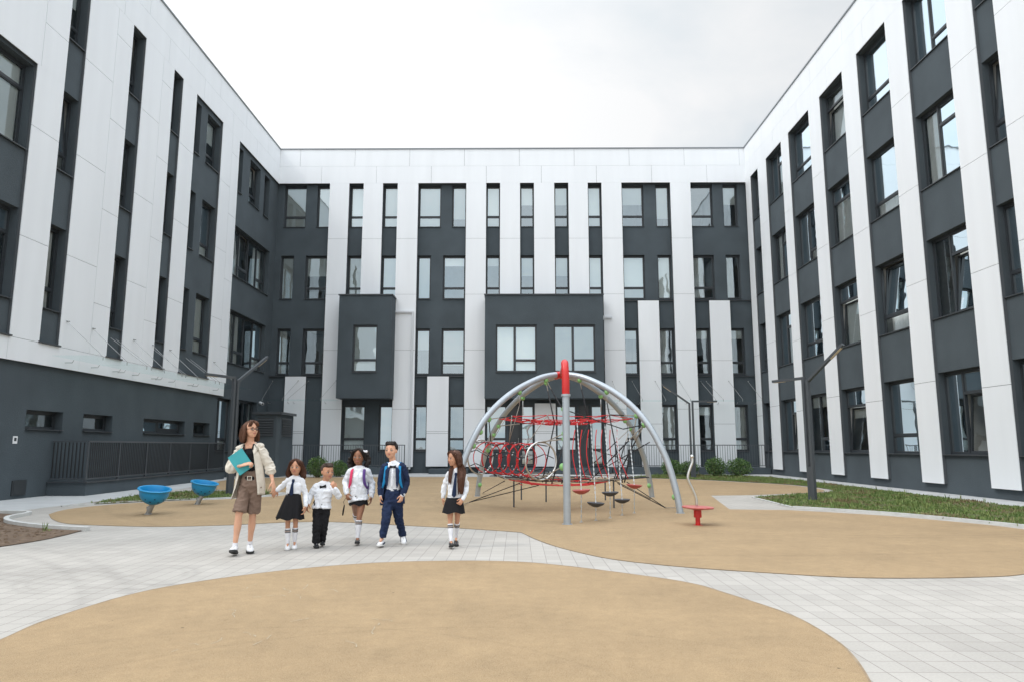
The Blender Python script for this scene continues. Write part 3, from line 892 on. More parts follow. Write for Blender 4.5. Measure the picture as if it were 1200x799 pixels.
strip('kerb', catmull([(-10.75, 17.0), (-10.3, 17.9), (-9.3, 18.85), (-8.05, 19.7), (-7.2, 20.7), (-7.1, 21.9)], 6, False), .07, .03, M['kerb'])

# grass: short tufts, taller weeds, some dry
def in_poly(x, y, P):
    c = False; n = len(P); j = n - 1
    for i in range(n):
        if (P[i][1] > y) != (P[j][1] > y) and x < (P[j][0] - P[i][0]) * (y - P[i][1]) / (P[j][1] - P[i][1]) + P[i][0]: c = not c
        j = i
    return c
gm = [mat('grass_green', (.085, .15, .032), .7, col2=(.14, .20, .05), vscale=1.5), mat('grass_light', (.20, .25, .075), .7), mat('grass_dry', (.24, .20, .10), .8, col2=(.16, .12, .055), vscale=2)]
def grass(name, P, count, hmin, hmax, label, dens=1., w=.007):
    q = MB(); xs = [p[0] for p in P]; ys = [p[1] for p in P]; R = random.Random(len(P))
    k = 0
    while k < count:
        x = R.uniform(min(xs), max(xs)); y = R.uniform(min(ys), max(ys))
        if not in_poly(x, y, P): continue
        c = noise.noise(V((x * 1.1, y * 1.1, 3)))
        if R.random() > dens + c * .8: k += .3; continue
        k += 1
        mt = 2 if noise.noise(V((x * .9, y * .9, 9))) + R.uniform(-.35, .35) > .34 else (0 if R.random() < .7 else 1)
        hh = R.uniform(hmin, hmax) * (1 + .8 * max(0, c)) * (2.4 if R.random() < .012 else 1)
        for b in range(4):
            a = R.uniform(0, 6.28); ln = R.uniform(.2, .9); ww = w * R.uniform(.7, 1.6)
            bx, by = x + R.uniform(-.04, .04), y + R.uniform(-.04, .04)
            dx, dy = cos(a) * hh * ln * .6, sin(a) * hh * ln * .6
            px, py = -sin(a) * ww, cos(a) * ww
            q.add([(bx - px, by - py, .01), (bx + px, by + py, .01), (bx + dx * .5 + px * .8, by + dy * .5 + py * .8, hh * .6), (bx + dx * .5 - px * .8, by + dy * .5 - py * .8, hh * .6), (bx + dx, by + dy, hh)],
                  [(0, 1, 2, 3), (3, 2, 4)], mt)
    return tag(q.build(name, gm, fixn=False), label, 'grass', kind='stuff')
gRv = [p for p in gR if True]
grass('grass', gRv, 24000, .025, .07, 'patchy weedy grass in the long bed beside the right wing', dens=.62)
grass('grass', gL, 1500, .04, .08, 'small lens of grass behind the two blue bowls')
grass('grass', [(-11, 14.8), (-9.9, 13.9), (-8.9, 12.7), (-7.6, 12.0), (-7.5, 10.6), (-8.2, 8.6), (-12, 8.6)], 260, .03, .08, 'sparse grass sprouting from the bare soil at the left edge', dens=.25)
q = MB(); R = random.Random(4)
for i in range(900):
    x, y = R.uniform(-11, -7.3), R.uniform(8.8, 14.6)
    if not in_poly(x, y, [(-11, 14.8), (-9.9, 14), (-8.8, 12.7), (-7.5, 12.0), (-7.35, 10.6), (-7.9, 8.8), (-12, 8.8)]): continue
    s = R.uniform(.01, .04); q.ell((x, y, .015), (s, s * R.uniform(.6, 1), s * .6), n=5, mt=R.choice((0, 0, 1)))
tag(q.build('soil_clods', [M['soil'], M['bark']]), 'loose clods and bark over the bare soil at the left edge', 'soil', kind='stuff')

# chalk scribbles on the near rubber
q = MB(); R = random.Random(21)
def scrib(x, y, n, step, w, a=None):
    a = R.uniform(0, 6.28) if a is None else a; P = [V((x, y, .0105))]
    for i in range(n):
        a += R.uniform(-.7, .7); P.append(P[-1] + V((cos(a) * step, sin(a) * step * 1.6, 0)))
    for i in range(n):
        if R.random() < .25: continue
        d = (P[i + 1] - P[i]).normalized(); s = V((-d.y, d.x, 0)) * w * R.uniform(.5, 1.2)
        q.quad([P[i] - s, P[i + 1] - s, P[i + 1] + s, P[i] + s])
for (px, py, n) in [(300, 685, 9), (330, 689, 12), (352, 692, 10), (296, 700, 8), (275, 724, 9), (260, 748, 7), (342, 697, 6), (362, 725, 7), (318, 745, 5), (398, 695, 5), (445, 731, 6), (460, 729, 6), (405, 752, 6), (285, 742, 7), (215, 762, 4)]:
    c = gnd(px, py); scrib(c.x, c.y, n, R.uniform(.018, .04), .0035)
tag(q.build('chalk_scribble', mat('chalk_dust', (.42, .36, .27), .95)), 'faint white chalk scribbles on the tan rubber in the foreground', 'chalk')

# ================================================================== climbing dome
HUB = V((1.08, 17.2, 3.13))
CD = thing('climbing_dome', (1.1, 17.2, 0), 'grey arched climbing dome with red rope net, rope tunnel and red topped front post', 'climbing frame')
PROF = [(0.03, 3.13), (.18, 3.05), (.32, 2.89), (.46, 2.68), (.60, 2.39), (.72, 2.05), (.80, 1.73), (.87, 1.36), (.92, 1.02), (.96, .62), (.985, .3), (1, 0)]
BASES = {'RF': (3.45, 15.44), 'LF': (-1.4, 15.6), 'RB': (3.76, 20.3), 'LB': (-1.15, 20.6)}
def smoothline(P, n=4):
    out = []; k = len(P)
    for i in range(k - 1):
        p0, p1, p2, p3 = [P[min(max(j, 0), k - 1)] for j in (i - 1, i, i + 1, i + 2)]
        for j in range(n):
            t = j / n
            out.append(.5 * ((2 * p1) + (p2 - p0) * t + (2 * p0 - 5 * p1 + 4 * p2 - p3) * t * t + (3 * p1 - p0 - 3 * p2 + p3) * t ** 3))
    return out + [P[-1]]
def legpt(nm, z=None, u=None):
    bx, by = BASES[nm]
    for i in range(len(PROF) - 1):
        (u0, z0), (u1, z1) = PROF[i], PROF[i + 1]
        if (z is not None and z1 <= z <= z0) or (u is not None and u0 <= u <= u1):
            t = (z0 - z) / (z0 - z1) if z is not None else (u - u0) / (u1 - u0)
            uu = u0 + (u1 - u0) * t; zz = z0 + (z1 - z0) * t
            return V((HUB.x + (bx - HUB.x) * uu, HUB.y + (by - HUB.y) * uu, zz))
for nm, (bx, by) in BASES.items():
    P = [V((HUB.x + (bx - HUB.x) * u, HUB.y + (by - HUB.y) * u, z)) for u, z in PROF]
    q = MB(); q.tube(smoothline(P, 3), .072, 16); q.tube([P[-1], P[-1] + V((0, 0, .01))], .10, 16); q.build('arched_leg', M['pipe'], CD, smooth_angle=50)
F0 = V((.90, 13.25, 0))
q = MB(); q.tube([F0, F0 + V((0, 0, 2.36))], .068, 20); q.tube([F0, F0 + V((0, 0, .012))], .10, 20); q.tube([F0 + V((0, 0, 2.33)), F0 + V((0, 0, 2.37))], .088, 20)
q.build('post', M['pipe'], CD, smooth_angle=50)
q = MB(); top = F0 + V((0, 0, 2.85))
q.tube(smoothline([F0 + V((0, 0, 2.37)), F0 + V((0, 0, 2.62)), at(662, 429, 13.33), at(661.7, 425.2, 13.55), at(661.5, 425.8, 14.2), at(661.3, 430.5, 15.6), HUB + V((0, -.05, .01))], 4), .071, 18)
q.ell(HUB, (.12, .12, .10), n=14)
for nm in BASES:
    p = legpt(nm, u=.06); q.tube([HUB, p], .082, 14)
q.build('hub_sleeve', M['red'], CD, smooth_angle=50)
def clamp(p, r=.058):
    q = MB(); q.ell(p, (r, r, r * 1.15), n=10); q.build('clamp', M['green'], CD, smooth=True)
def rope(P, r=.011, mt='blackrope', name='rope', n=6, sag=0):
    P = [V(p) for p in P]
    if sag and len(P) == 2:
        a, b = P; P = [a.lerp(b, t / 8) + V((0, 0, -sag * 4 * (t / 8) * (1 - t / 8))) for t in range(9)]
    q = MB(); q.tube(P, r, n); return q.build(name, M[mt], CD, smooth=True)
# clamps where the photo shows them
cl = {}
for k, (nm, u) in {'a': ('LF', .17), 'b': ('LF', .44), 'c': ('LF', .725), 'd': ('LF', .80), 'e': ('LF', .86), 'f': ('LB', .17), 'g': ('LB', .44), 'h': ('LB', .74), 'i': ('LB', .80), 'j': ('LB', .88),
                   'k': ('RF', .18), 'l': ('RF', .44), 'm': ('RF', .70), 'n': ('RF', .76), 'o': ('RB', .42), 'p': ('RB', .70), 'r': ('RB', .76), 's': ('LB', .985), 't': ('RB', .985), 'v': ('RF', .985)}.items():
    p = legpt(nm, u=u); d = (V((HUB.x, HUB.y, 1.6)) - p).normalized() * .085
    cl[k] = p + d; clamp(cl[k])
for z in (1.64, 1.54, 2.09, 1.03):
    pp = F0 + V((-.04 if z > 1.5 else -.07, .06, z)); clamp(pp, .045 if z > 1.1 else .062); cl['F%d' % int(z * 100)] = pp

# upper net: red web with six lobes, slightly sagging
R = random.Random(5)
UC = V((1.12, 17.2, 1.95))
def web(C, rad, rings, spokes, z_edge, wob, mts, r=.014, yscale=1.0):
    P = []
    for i in range(rings + 1):
        row = []
        for k in range(spokes):
            a = 2 * pi * k / spokes + .2
            rr_ = rad * (i + .25) / (rings + .25) * (1 + (.10 if (k + i) % 2 else -.06))
            row.append(C + V((cos(a) * rr_, sin(a) * rr_ * yscale, z_edge * (i / rings) ** 2 + R.uniform(-wob, wob))))
        P.append(row)
    out = []
    for i in range(rings + 1):
        for k in range(spokes):
            out.append((P[i][k], P[i][(k + 1) % spokes]))
            if i < rings: out.append((P[i][k], P[i + 1][k]))
            if i < rings and k % 2: out.append((P[i][k], P[i + 1][(k + 1) % spokes]))
    return P, out
P, segs = web(UC, 1.52, 4, 12, .13, .035, None)
q = MB()
for a, b in segs:
    mid = a.lerp(b, .5) + V((0, 0, -.012)); q.tube([a, mid, b], .0085, 6)
for row in P:
    for p in row: q.ell(p, .018, n=6, mt=1)
q.build('upper_net', [M['redrope'], M['zinc']], CD, smooth=True)
rim = P[-1]
def nearest(p, pts): return min(pts, key=lambda v: (v - p).length)
for k in 'chmp':
    rope([cl[k], cl[k].lerp(nearest(cl[k], rim), .45)], .012, 'greyrope'); rope([cl[k].lerp(nearest(cl[k], rim), .45), nearest(cl[k], rim)], .014)
# lower net: black and grey ropes with a red heart
LCn = V((1.15, 16.9, .62))
P2, segs2 = web(LCn, 1.75, 4, 12, .10, .03, None)
q = MB()
for i, (a, b) in enumerate(segs2):
    rm = ((a + b) / 2 - LCn).length
    q.tube([a, b], .010, 6, mt=1 if rm < .85 else (0 if i % 3 else 2))
for row in P2:
    for p in row: q.ell(p, .018, n=6, mt=3)
q.build('lower_net', [M['blackrope'], M['redrope'], M['greyrope'], M['zinc']], CD, smooth=True)
# red sling seat panel in the lower net
q = MB(); 
for i in range(4):
    y = 15.7 + i * .22
    q.tube([V((-.2 + i * .1, y + .7, .66)), V((.3, y + .1, .585)), V((.9, y, .56 - .01 * i)), V((1.5, y, .57)), V((2.0, y + .4, .63))], .011, 6)
for i in range(9):
    x = .1 + i * .2; q.tube([V((x, 15.72, .575)), V((x + (.1 if i % 2 else -.1), 16.36, .575))], .009, 6)
q.build('sling', M['redrope'], CD, smooth=True)
# black stays from the arch tops through both nets
for top_, mid_, low_ in [('f', UC + V((-.25, -.35, 0)), V((.55, 16.1, .62))), ('k', UC + V((.55, -.5, 0)), V((.95, 15.6, .62))), ('a', UC + V((.1, -.6, 0)), V((.75, 15.9, .6)))]:
    a = cl[top_]; m0 = a.lerp(mid_, .22)
    rope([a, m0], .010, 'greyrope'); rope([m0, mid_], .016); rope([mid_, low_], .016)
rope([cl['F209'], V((2.3, 15.6, 1.78))], .012); rope([V((2.3, 15.6, 1.78)), cl['n']], .012)
rope([cl['b'], cl['b'] + V((0, 0, -.30))], .012, 'zinc', 'shackle'); rope([cl['g'], cl['g'] + V((0, 0, -.45))], .012, 'zinc', 'shackle')
rope([cl['l'], cl['l'] + V((0, 0, -.25))], .012, 'zinc', 'shackle'); rope([cl['o'], cl['o'] + V((0, 0, -.4))], .012, 'zinc', 'shackle')
rope([cl['l'] + V((0, 0, -.25)), V((2.35, 16.2, .6))], .014)
rope([cl['b'] + V((0, 0, -.3)), V((-.2, 16.6, 1.5))], .008, 'greyrope')
for k, tx in (('n', (1.55, 16.0, .6)), ('n', (2.2, 16.4, .62)), ('r', (1.3, 16.6, .6)), ('r', (2.3, 17.3, .6)), ('m', (2.35, 15.9, .62))):
    a = cl[k]; b = V(tx); rope([a, a.lerp(b, .28)], .012, 'greyrope'); rope([a.lerp(b, .28), b], .0155)
rope([V((1.75, 16.2, 1.32)), V((3.0, 18.4, 1.0))], .012); rope([V((1.9, 16.2, .9)), V((2.95, 16.0, 1.5))], .012)
# rope tunnel between two steel rings
RA, RB_ = at(563, 535, 17.0), at(634, 539.5, 15.3)
ax = (RB_ - RA).normalized(); sx = ax.cross(V((0, 0, 1))).normalized(); sz = sx.cross(ax)
def ring(C, r, tr, mt, name, tilt=0, n=28, twist=0):
    d = (ax * cos(tilt) + sx * sin(tilt)).normalized(); s_ = d.cross(V((0, 0, 1))).normalized(); z_ = s_.cross(d)
    P = [C + s_ * cos(2 * pi * i / n) * r + z_ * sin(2 * pi * i / n) * r for i in range(n)]
    q = MB(); vs = []; m = 8
    for i, p in enumerate(P):
        o = (p - C).normalized()
        for k in range(m):
            a = 2 * pi * k / m; vs.append(p + o * cos(a) * tr + d * sin(a) * tr)
    q.add(vs, [(i * m + k, i * m + (k + 1) % m, ((i + 1) % n) * m + (k + 1) % m, ((i + 1) % n) * m + k) for i in range(n) for k in range(m)])
    q.build(name, M[mt], CD, smooth=True); return P
PA = ring(RA, .40, .018, 'steel', 'steel_ring', tilt=-.1); PB_ = ring(RB_, .40, .020, 'steel', 'steel_ring', tilt=.1)
L_ = (RB_ - RA).length
for i in range(6):
    ring(RA + ax * (L_ * (.13 + i * .145)), .355, .0100, 'redrope', 'rope_hoop', tilt=.26)
    if i < 5: ring(RA + ax * (L_ * (.20 + i * .145)), .35, .0085, 'redrope', 'rope_hoop', tilt=-.30)
q = MB()
for k in range(7):
    a = 2 * pi * k / 7 + .3
    P = []
    for t in range(9):
        w = a + .22 * sin(t * pi / 2)
        P.append(RA + ax * (L_ * t / 8) + sx * cos(w) * .36 + sz * sin(w) * .36); q.ell(P[-1], .018, n=6, mt=1)
    q.tube(P, .011, 6)
q.build('tunnel_ropes', [M['blackrope'], M['zinc']], CD, smooth=True)
for k, p in (('e', PA[8]), ('e', PA[14]), ('d', PA[5]), ('j', PA[9])): rope([cl[k], p], .011, 'greyrope')
for k, p in (('F154', PB_[6]), ('F164', PB_[8]), ('F103', PB_[22])): rope([cl[k], p], .011, 'greyrope')
rope([cl['c'], RA + ax * .4 + V((0, 0, .38))], .012); 
for t in (.2, .5, .8):
    p = RA + ax * L_ * t; rope([p + V((0, 0, .36)), nearest(p + V((0, 0, .8)), rim)], .009, 'greyrope'); rope([p + V((.02, 0, -.36)), nearest(p + V((0, 0, -.5)), P2[-1] + P2[-2])], .013)
# ground anchors
for a, b in [((.05, 16.0, .6), (549.8, 588)), ((.45, 15.5, .58), (549.8, 588)), ((2.2, 15.9, .6), (780, 594.5)), ((2.5, 16.6, .6), (780, 594.5)), ((2.3, 17.0, .6), (762, 584)), ((-.3, 16.6, .62), (566, 577))]:
    g = gnd(*b, .02) if b[0] > 545 else gnd(*b)
    rope([a, g], .010)
rope([gnd(780, 594.5, .02), BASES['RF'] + (.12,)], .008, 'greyrope'); rope([gnd(549.8, 588, .02), (-1.4, 15.6, .10)], .008, 'greyrope')
for x, y, z in [(602.2, 594, .62), (611, 585.5, .6), (709.5, 586, .58), (719.6, 595, .62), (640, 588, .6)]:
    g = gnd(x, y); q = MB(); q.tube([g, g + V((0, 0, z))], .019, 8); q.ell(g + V((0, 0, z)), .026, n=8); q.build('short_post', M['dmetal'], CD, smooth_angle=40)
# vertical red ropes
for x0, x1, y0 in [(674, 677, 15.6), (682, 686, 15.7), (690, 693.5, 15.9), (699, 706, 16.0), (705.5, 713, 16.2), (715, 725, 16.1), (723, 736, 16.0)]:
    a, b = at(x0, 503, y0), at(x1, 560, y0 - .2)
    P = [a.lerp(b, t / 8) + V((-.08 * sin(t / 8 * pi), 0, 0)) for t in range(9)]
    rope(P, .0095, 'redrope', 'climbing_rope')
# stepping discs on chains
for i, (x, yg, yd, mt) in enumerate([(681.2, 611.7, 574, 'redfade'), (698.2, 609.6, 589, 'rubber'), (715, 606.8, 576.6, 'rubber'), (729, 603.5, 585, 'rubber'), (743.3, 601, 568, 'redfade')]):
    g = gnd(x, yg); d = at(x, yd, g.y); t = V((d.x - .02, d.y + .5, 1.86))
    R_ = Matrix.Rotation(R.uniform(-.08, .08), 3, 'Y')
    q = MB(); q.lathe([(.005, -.075), (.05, -.072), (.13, -.035), (.165, -.005), (.17, .008), (.16, .014), (.02, .012)], d, 22, R_, close=True)
    dc = q.build('stepping_disc', M[mt], CD, smooth_angle=50)
    q = MB(); P = [g, d, t]
    for a, b in ((g, d), (d, t)):
        ln = (b - a).length; k = max(2, int(ln / .045)); dr = (b - a).normalized()
        for j in range(k):
            p = a + dr * (ln * (j + .5) / k); s = (V((1, 0, 0)) if j % 2 else V((0, 1, 0)))
            q.obox(p - dr * .024, p + dr * .024, .022, .008, upv=s)
    q.build('chain', M['zinc'], dc)
    q = MB(); q.tube([g, g + V((0, 0, .012))], .04, 10); q.build('anchor', M['zinc'], dc)

# ================================================================== balance spinner
g = gnd(818, 615)
BS = thing('balance_spinner', g, 'small round red standing disc on a short red post with a bent steel grab pole', 'play equipment')
q = MB(); q.tube([g, g + V((0, 0, .16))], .043, 16); q.tube([g + V((0, 0, .14)), g + V((0, 0, .27))], .07, 16); q.tube([g, g + V((0, 0, .008))], .09, 16); q.build('post', M['red'], BS, smooth_angle=40)
q = MB(); R_ = Matrix.Rotation(.03, 3, 'Y'); q.lathe([(.01, .275), (.10, .275), (.27, .30), (.285, .315), (.28, .33), (.01, .335)], g, 32, R_, close=True); q.build('disc', mat('worn_red_disc', (.47, .07, .06), .5, col2=(.5, .2, .18), vscale=11), BS, smooth_angle=40)
sp = [at(816.5, 592, g.y), at(815.5, 583, g.y), at(811, 572, g.y), at(806.5, 562, g.y), at(806.3, 556, g.y), at(809, 547, g.y), at(811.2, 541, g.y), at(810.8, 534.5, g.y)]
q = MB(); q.tube(smoothline(sp, 4), .0235, 12); q.ell(sp[-1], .036, n=12); q.build('grab_pole', M['steel'], BS, smooth=True)

# ================================================================== blue bowls
def bowl(label):
    t = thing('spinning_bowl', (0, 0, 0), label, 'play equipment', 'blue spinning bowls')
    ax_ = Matrix.Rotation(radians(9), 3, 'Y') @ Matrix.Rotation(radians(6), 3, 'X')
    c = ax_ @ V((0, 0, .20)) + V((.02, 0, 0))
    prof = [(.01, .0)] + [(.29 * sin(a), .27 * (1 - cos(a))) for a in [radians(x) for x in (12, 24, 36, 48, 60, 72, 84, 90)]] + [(.295, .30), (.325, .315), (.33, .33), (.32, .342), (.285, .34), (.275, .32)] + [(.27 * sin(a), .02 + .27 * (1 - cos(a))) for a in [radians(x) for x in (84, 70, 50, 30, 12)]] + [(.01, .025)]
    q = MB(); q.lathe(prof, c, 40, ax_); b = q.build('bowl', M['blue'], t, smooth_angle=50)
    q = MB()
    for k in range(9):
        a = 2 * pi * k / 9 + .2
        for th, s in ((50, .026), (66, .020)):
            th_ = radians(th + (3 if k % 2 else -2)); aa = a + (.0 if th == 50 else .33)
            p = V((.29 * sin(th_) * cos(aa), .29 * sin(th_) * sin(aa), .27 * (1 - cos(th_)))); nn = V((sin(th_) * cos(aa), sin(th_) * sin(aa), -cos(th_))).normalized()
            u = nn.orthogonal().normalized(); w = nn.cross(u)
            pts = [c + ax_ @ (p + nn * .0025 + u * cos(2 * pi * j / 10) * s * (1.0 if j % 2 else .6) + w * sin(2 * pi * j / 10) * s * (1.0 if j % 2 else .6)) for j in range(10)]
            q.add(pts, [tuple(range(10))])
    q.build('hole', M['bluedk'], b)
    q = MB(); q.tube([V((-.05, 0, 0)), c + ax_ @ V((0, 0, .03))], .055, 16); q.tube([V((-.02, 0, .10)), V((-.012, 0, .15))], .068, 16); q.tube([V((-.05, 0, 0)), V((-.05, 0, .008))], .08, 16)
    q.build('post', M['zinc'], t, smooth_angle=40)
    return t
b1 = bowl('bright blue bowl seat on a tilted post, the nearer one beside the bare soil bed')
b2 = dup(b1, (0, 0, 0), radians(15), 'bright blue open bowl seat on a tilted post in front of the small grass patch')
b1.location = gnd(172.7, 602.3) + V((.06, 0, .006)); b2.location = gnd(231.2, 590.5) + V((.05, 0, .006)); b1.rotation_euler = (0, 0, radians(-8))

# ================================================================== lamps
def lamp(label, x, y, rz, src=None, h=3.42):
    if src: return dup(src, (x, y, 0), rz, label)
    t = thing('street_lamp', (0, 0, 0), label, 'street lamp', 'two-armed courtyard lamps')
    q = MB()
    q.box(-.11, -.035, -.045, .045, 0, h - .03); q.box(.035, .11, -.045, .045, 0, h); q.box(-.034, .034, -.04, .04, 0, .95)
    q.build('pole', M['dmetal'], t)
    q = MB(); q.box(.035, 1.20, -.047, .047, h + .001, h + .075); a = q.build('arm', M['dmetal'], t)
    q = MB(); q.box(.75, 1.15, -.03, .03, h - .012, h); q.build('lamp_lens', M['lamp'], a)
    q = MB(); q.obox((-.10, 0, h - .05), (-1.30, 0, h + .82), .09, .07); a = q.build('arm', M['dmetal'], t)
    d = V((-1.20, 0, .87)).normalized(); nn = V((-.87, 0, -1.2)).normalized() * .045
    q = MB(); q.obox(V((-.10, 0, h - .05)) + d * .95 + nn, V((-.10, 0, h - .05)) + d * 1.38 + nn, .07, .014); q.build('lamp_lens', M['lamp'], a)
    t.location = (x, y, 0); t.rotation_euler = (0, 0, rz)
    return t
g = gnd(812.8, 559.5); LB_ = lamp('dark two-armed lamp post among the shrubs before the far wing', g.x, g.y, 0)
g = gnd(268.8, 579); lamp('dark two-armed lamp post behind the woman beside the small grass patch', g.x, g.y, radians(248), LB_)
g = gnd(952.6, 586.5); L3 = lamp('dark two-armed lamp post standing in the lawn beside the right wing', g.x, g.y, radians(113), LB_); L3.scale = (1, 1, .93)

# ================================================================== shrubs
lm = [mat('leaf_dark', (.055, .12, .035), .55, spec=.4), mat('leaf_mid', (.10, .19, .05), .55), mat('leaf_light', (.19, .29, .09), .5)]
def shrub(seed, w, h, label):
    t = thing('shrub', (0, 0, 0), label, 'shrub', 'low shrubs along the far wing')
    R = random.Random(seed); q = MB(); st = MB()
    tips = []
    for i in range(26):
        a = R.uniform(0, 6.28); rr_ = w * .5 * sqrt(R.random()); hh = h * (1 - .45 * (rr_ / (w * .5)) ** 2) * R.uniform(.75, 1.08)
        tip = V((cos(a) * rr_, sin(a) * rr_, hh)); b = V((cos(a) * .04, sin(a) * .04, 0)); mdl = b.lerp(tip, .5) + V((cos(a) * rr_ * .2, sin(a) * rr_ * .2, 0))
        st.tube([b, mdl, tip], [.009, .006, .003], 5)
        tips += [(b, mdl, tip)]
    for i in range(3200):
        d = V((R.gauss(0, 1), R.gauss(0, 1), R.gauss(0, 1))).normalized()
        lump = 1 + .22 * noise.noise(d * 2.4 + V((seed, 0, 0)))
        u = R.random() ** .38 * lump
        p = V((d.x * w * .5 * u, d.y * w * .5 * u, h * .52 + d.z * h * .5 * u))
        if p.z < .03 or noise.noise(p * 7 + V((seed, 3, 1))) < -.22: continue
        d = (d + V((R.gauss(0, .6), R.gauss(0, .6), R.gauss(.3, .5)))).normalized(); s = d.orthogonal().normalized(); s = Matrix.Rotation(R.uniform(0, 6.28), 3, d) @ s
        l = R.uniform(.035, .07); ww = l * .34
        q.add([p, p + d * l * .5 + s * ww, p + d * l, p + d * l * .5 - s * ww], [(0, 1, 2, 3)], R.choice((0, 0, 1, 1, 2)))
    q.build('foliage', lm, t, fixn=False); st.build('stem', M['bark'], t)
    return t
PR = [shrub(3, .85, .80, 'x'), shrub(8, 1.0, .72, 'x')]
SH = [(372, 559, 1.1, 1.15, 'upright shrub behind the two smallest children, nearest the dark plant box'), (396, 558, 1.0, 1.0, 'shrub just left of the girl with the pink strap, by the balustrade'),
      (787, 558, 1.05, 1.0, 'leftmost round shrub of the row right of the climbing dome'), (807, 557.5, 1.0, .95, 'round shrub right behind the far lamp post'),
      (839, 558, 1.1, 1.1, 'full round shrub between the far lamp post and the last shrub of the row'), (866.5, 558, 1.15, 1.15, 'dense round shrub at the right end of the row, nearest the right wing')]
for i, (x, y, sx_, sz_, lb) in enumerate(SH):
    g = gnd(x, y); g.y = min(g.y, 35.2); src = PR[i % 2]
    if i < 2: src.location = g; src['label'] = lb; src.scale = (sx_, sx_, sz_); continue
    dup(src, (g.x, g.y, 0), i * 1.3, lb, (sx_, sx_, sz_))
# ================================================================== people
def skin(name, c): 
    m = mat(name, c, .5, spec=.4, var=.06, vscale=9)
    b = m.node_tree.nodes['Principled BSDF']; b.inputs['Subsurface Weight'].default_value = .12
    b.inputs['Subsurface Radius'].default_value = (.6, .25, .15); b.inputs['Subsurface Scale'].default_value = .02
    return m
def cloth(name, c, rough=.9, var=.08, bs=260):
    return mat(name, c, rough, spec=.25, var=var, vscale=14, bump=.25, bscale=bs)
M['sk1'] = skin('skin_fair', (.60, .33, .215)); M['sk2'] = skin('skin_light_brown', (.48, .26, .16))
M['sk3'] = skin('skin_brown', (.27, .125, .07)); M['sk4'] = skin('skin_warm', (.50, .255, .155))
M['eyew'] = mat('eye_white', (.6, .58, .56), .3); M['iris'] = mat('iris', (.03, .02, .015), .2)
M['lip'] = mat('lips', (.42, .15, .12), .5)
M['hbrown'] = mat('hair_brown', (.088, .036, .018), .62, var=.45, spec=.3, vscale=30, stretch=(6, 6, .6))
M['hdark'] = mat('hair_dark', (.016, .011, .009), .6, var=.5, spec=.3, vscale=30, stretch=(6, 6, .6))
M['hmid'] = mat('hair_mid', (.070, .027, .014), .62, var=.5, spec=.3, vscale=30, stretch=(6, 6, .6))
M['hbuzz'] = mat('hair_short', (.05, .03, .02), .8, var=.3, vscale=60)
M['wshirt'] = cloth('white_shirt', (.74, .76, .80)); M['beige'] = cloth('beige_linen', (.62, .57, .49))
M['black'] = cloth('black_cloth', (.012, .012, .014)); M['brownsh'] = cloth('taupe_cloth', (.19, .13, .10))
M['navy'] = cloth('navy_cloth', (.014, .024, .06)); M['blacktank'] = cloth('black_top', (.01, .01, .012))
M['sock'] = cloth('white_sock', (.74, .74, .77)); M['sneaker'] = mat('white_sneaker', (.70, .70, .71), .5, var=.05, vscale=20)
M['blackshoe'] = mat('black_shoe', (.018, .018, .02), .28); M['sole'] = mat('dark_sole', (.02, .02, .02), .7); M['solew'] = mat('white_sole', (.72, .72, .71), .6)
M['teal'] = mat('teal_folder', (.03, .30, .33), .5, var=.05, vscale=8); M['pink'] = cloth('pink_strap', (.62, .05, .13)); M['purple'] = cloth('purple_strap', (.10, .05, .20))
M['bpblue'] = cloth('blue_backpack', (.015, .20, .42)); M['buckle'] = mat('buckle', (.6, .56, .48), .3, metal=.8); M['gold'] = mat('brown_stripe', (.20, .13, .09), .8)
M['paper'] = mat('paper', (.75, .75, .72), .8)

Z3 = V((0, 0, 1))
def interp(P, r, k):
    """resample a limb smoothly"""
    P = [V(p) for p in P]; out = []; ro = []
    r = [(q, q) if not isinstance(q, tuple) else q for q in r]
    n = len(P)
    for i in range(n - 1):
        p0, p1, p2, p3 = [P[min(max(j, 0), n - 1)] for j in (i - 1, i, i + 1, i + 2)]
        for j in range(k):
            t = j / k
            c = .5 * ((2 * p1) + (p2 - p0) * t + (2 * p0 - 5 * p1 + 4 * p2 - p3) * t * t + (3 * p1 - p0 - 3 * p2 + p3) * t ** 3)
            out.append(p1.lerp(p2, t).lerp(c, .55)); tt = t * t * (3 - 2 * t)
            ro.append(tuple(r[i][q] * (1 - tt) + r[i + 1][q] * tt for q in (0, 1)))
    return out + [P[-1]], ro + [r[-1]]
def limb(mb, P, r, side=None, k=4, n=14, rnd=True, mt=0):
    A, B = interp(P, r, k); mb.tube(A, B, n, side=side, rnd=rnd, mt=mt)
def wrinkle(amp, fx=14, fz=22, seed=0):
    def f(p):
        a = noise.noise(V((p.x * 9 + p.z * 13 + seed, p.y * 9, p.z * 8 - p.x * 10)))
        b = noise.noise(V((p.x * 16 - p.z * 20, p.y * 15 + seed, p.z * 12 + p.x * 14)))
        return amp * (.9 * (1 - 2.6 * abs(a)) + .5 * (1 - 2.6 * abs(b)) - .35)
    return f
def strands(amp, f=90, seed=0):
    return lambda p: amp * (noise.noise(V((p.x * f + seed, p.y * f, p.z * 7))) + .8 * noise.noise(V((p.x * f * .35, p.y * f * .35, p.z * 5 + seed))))

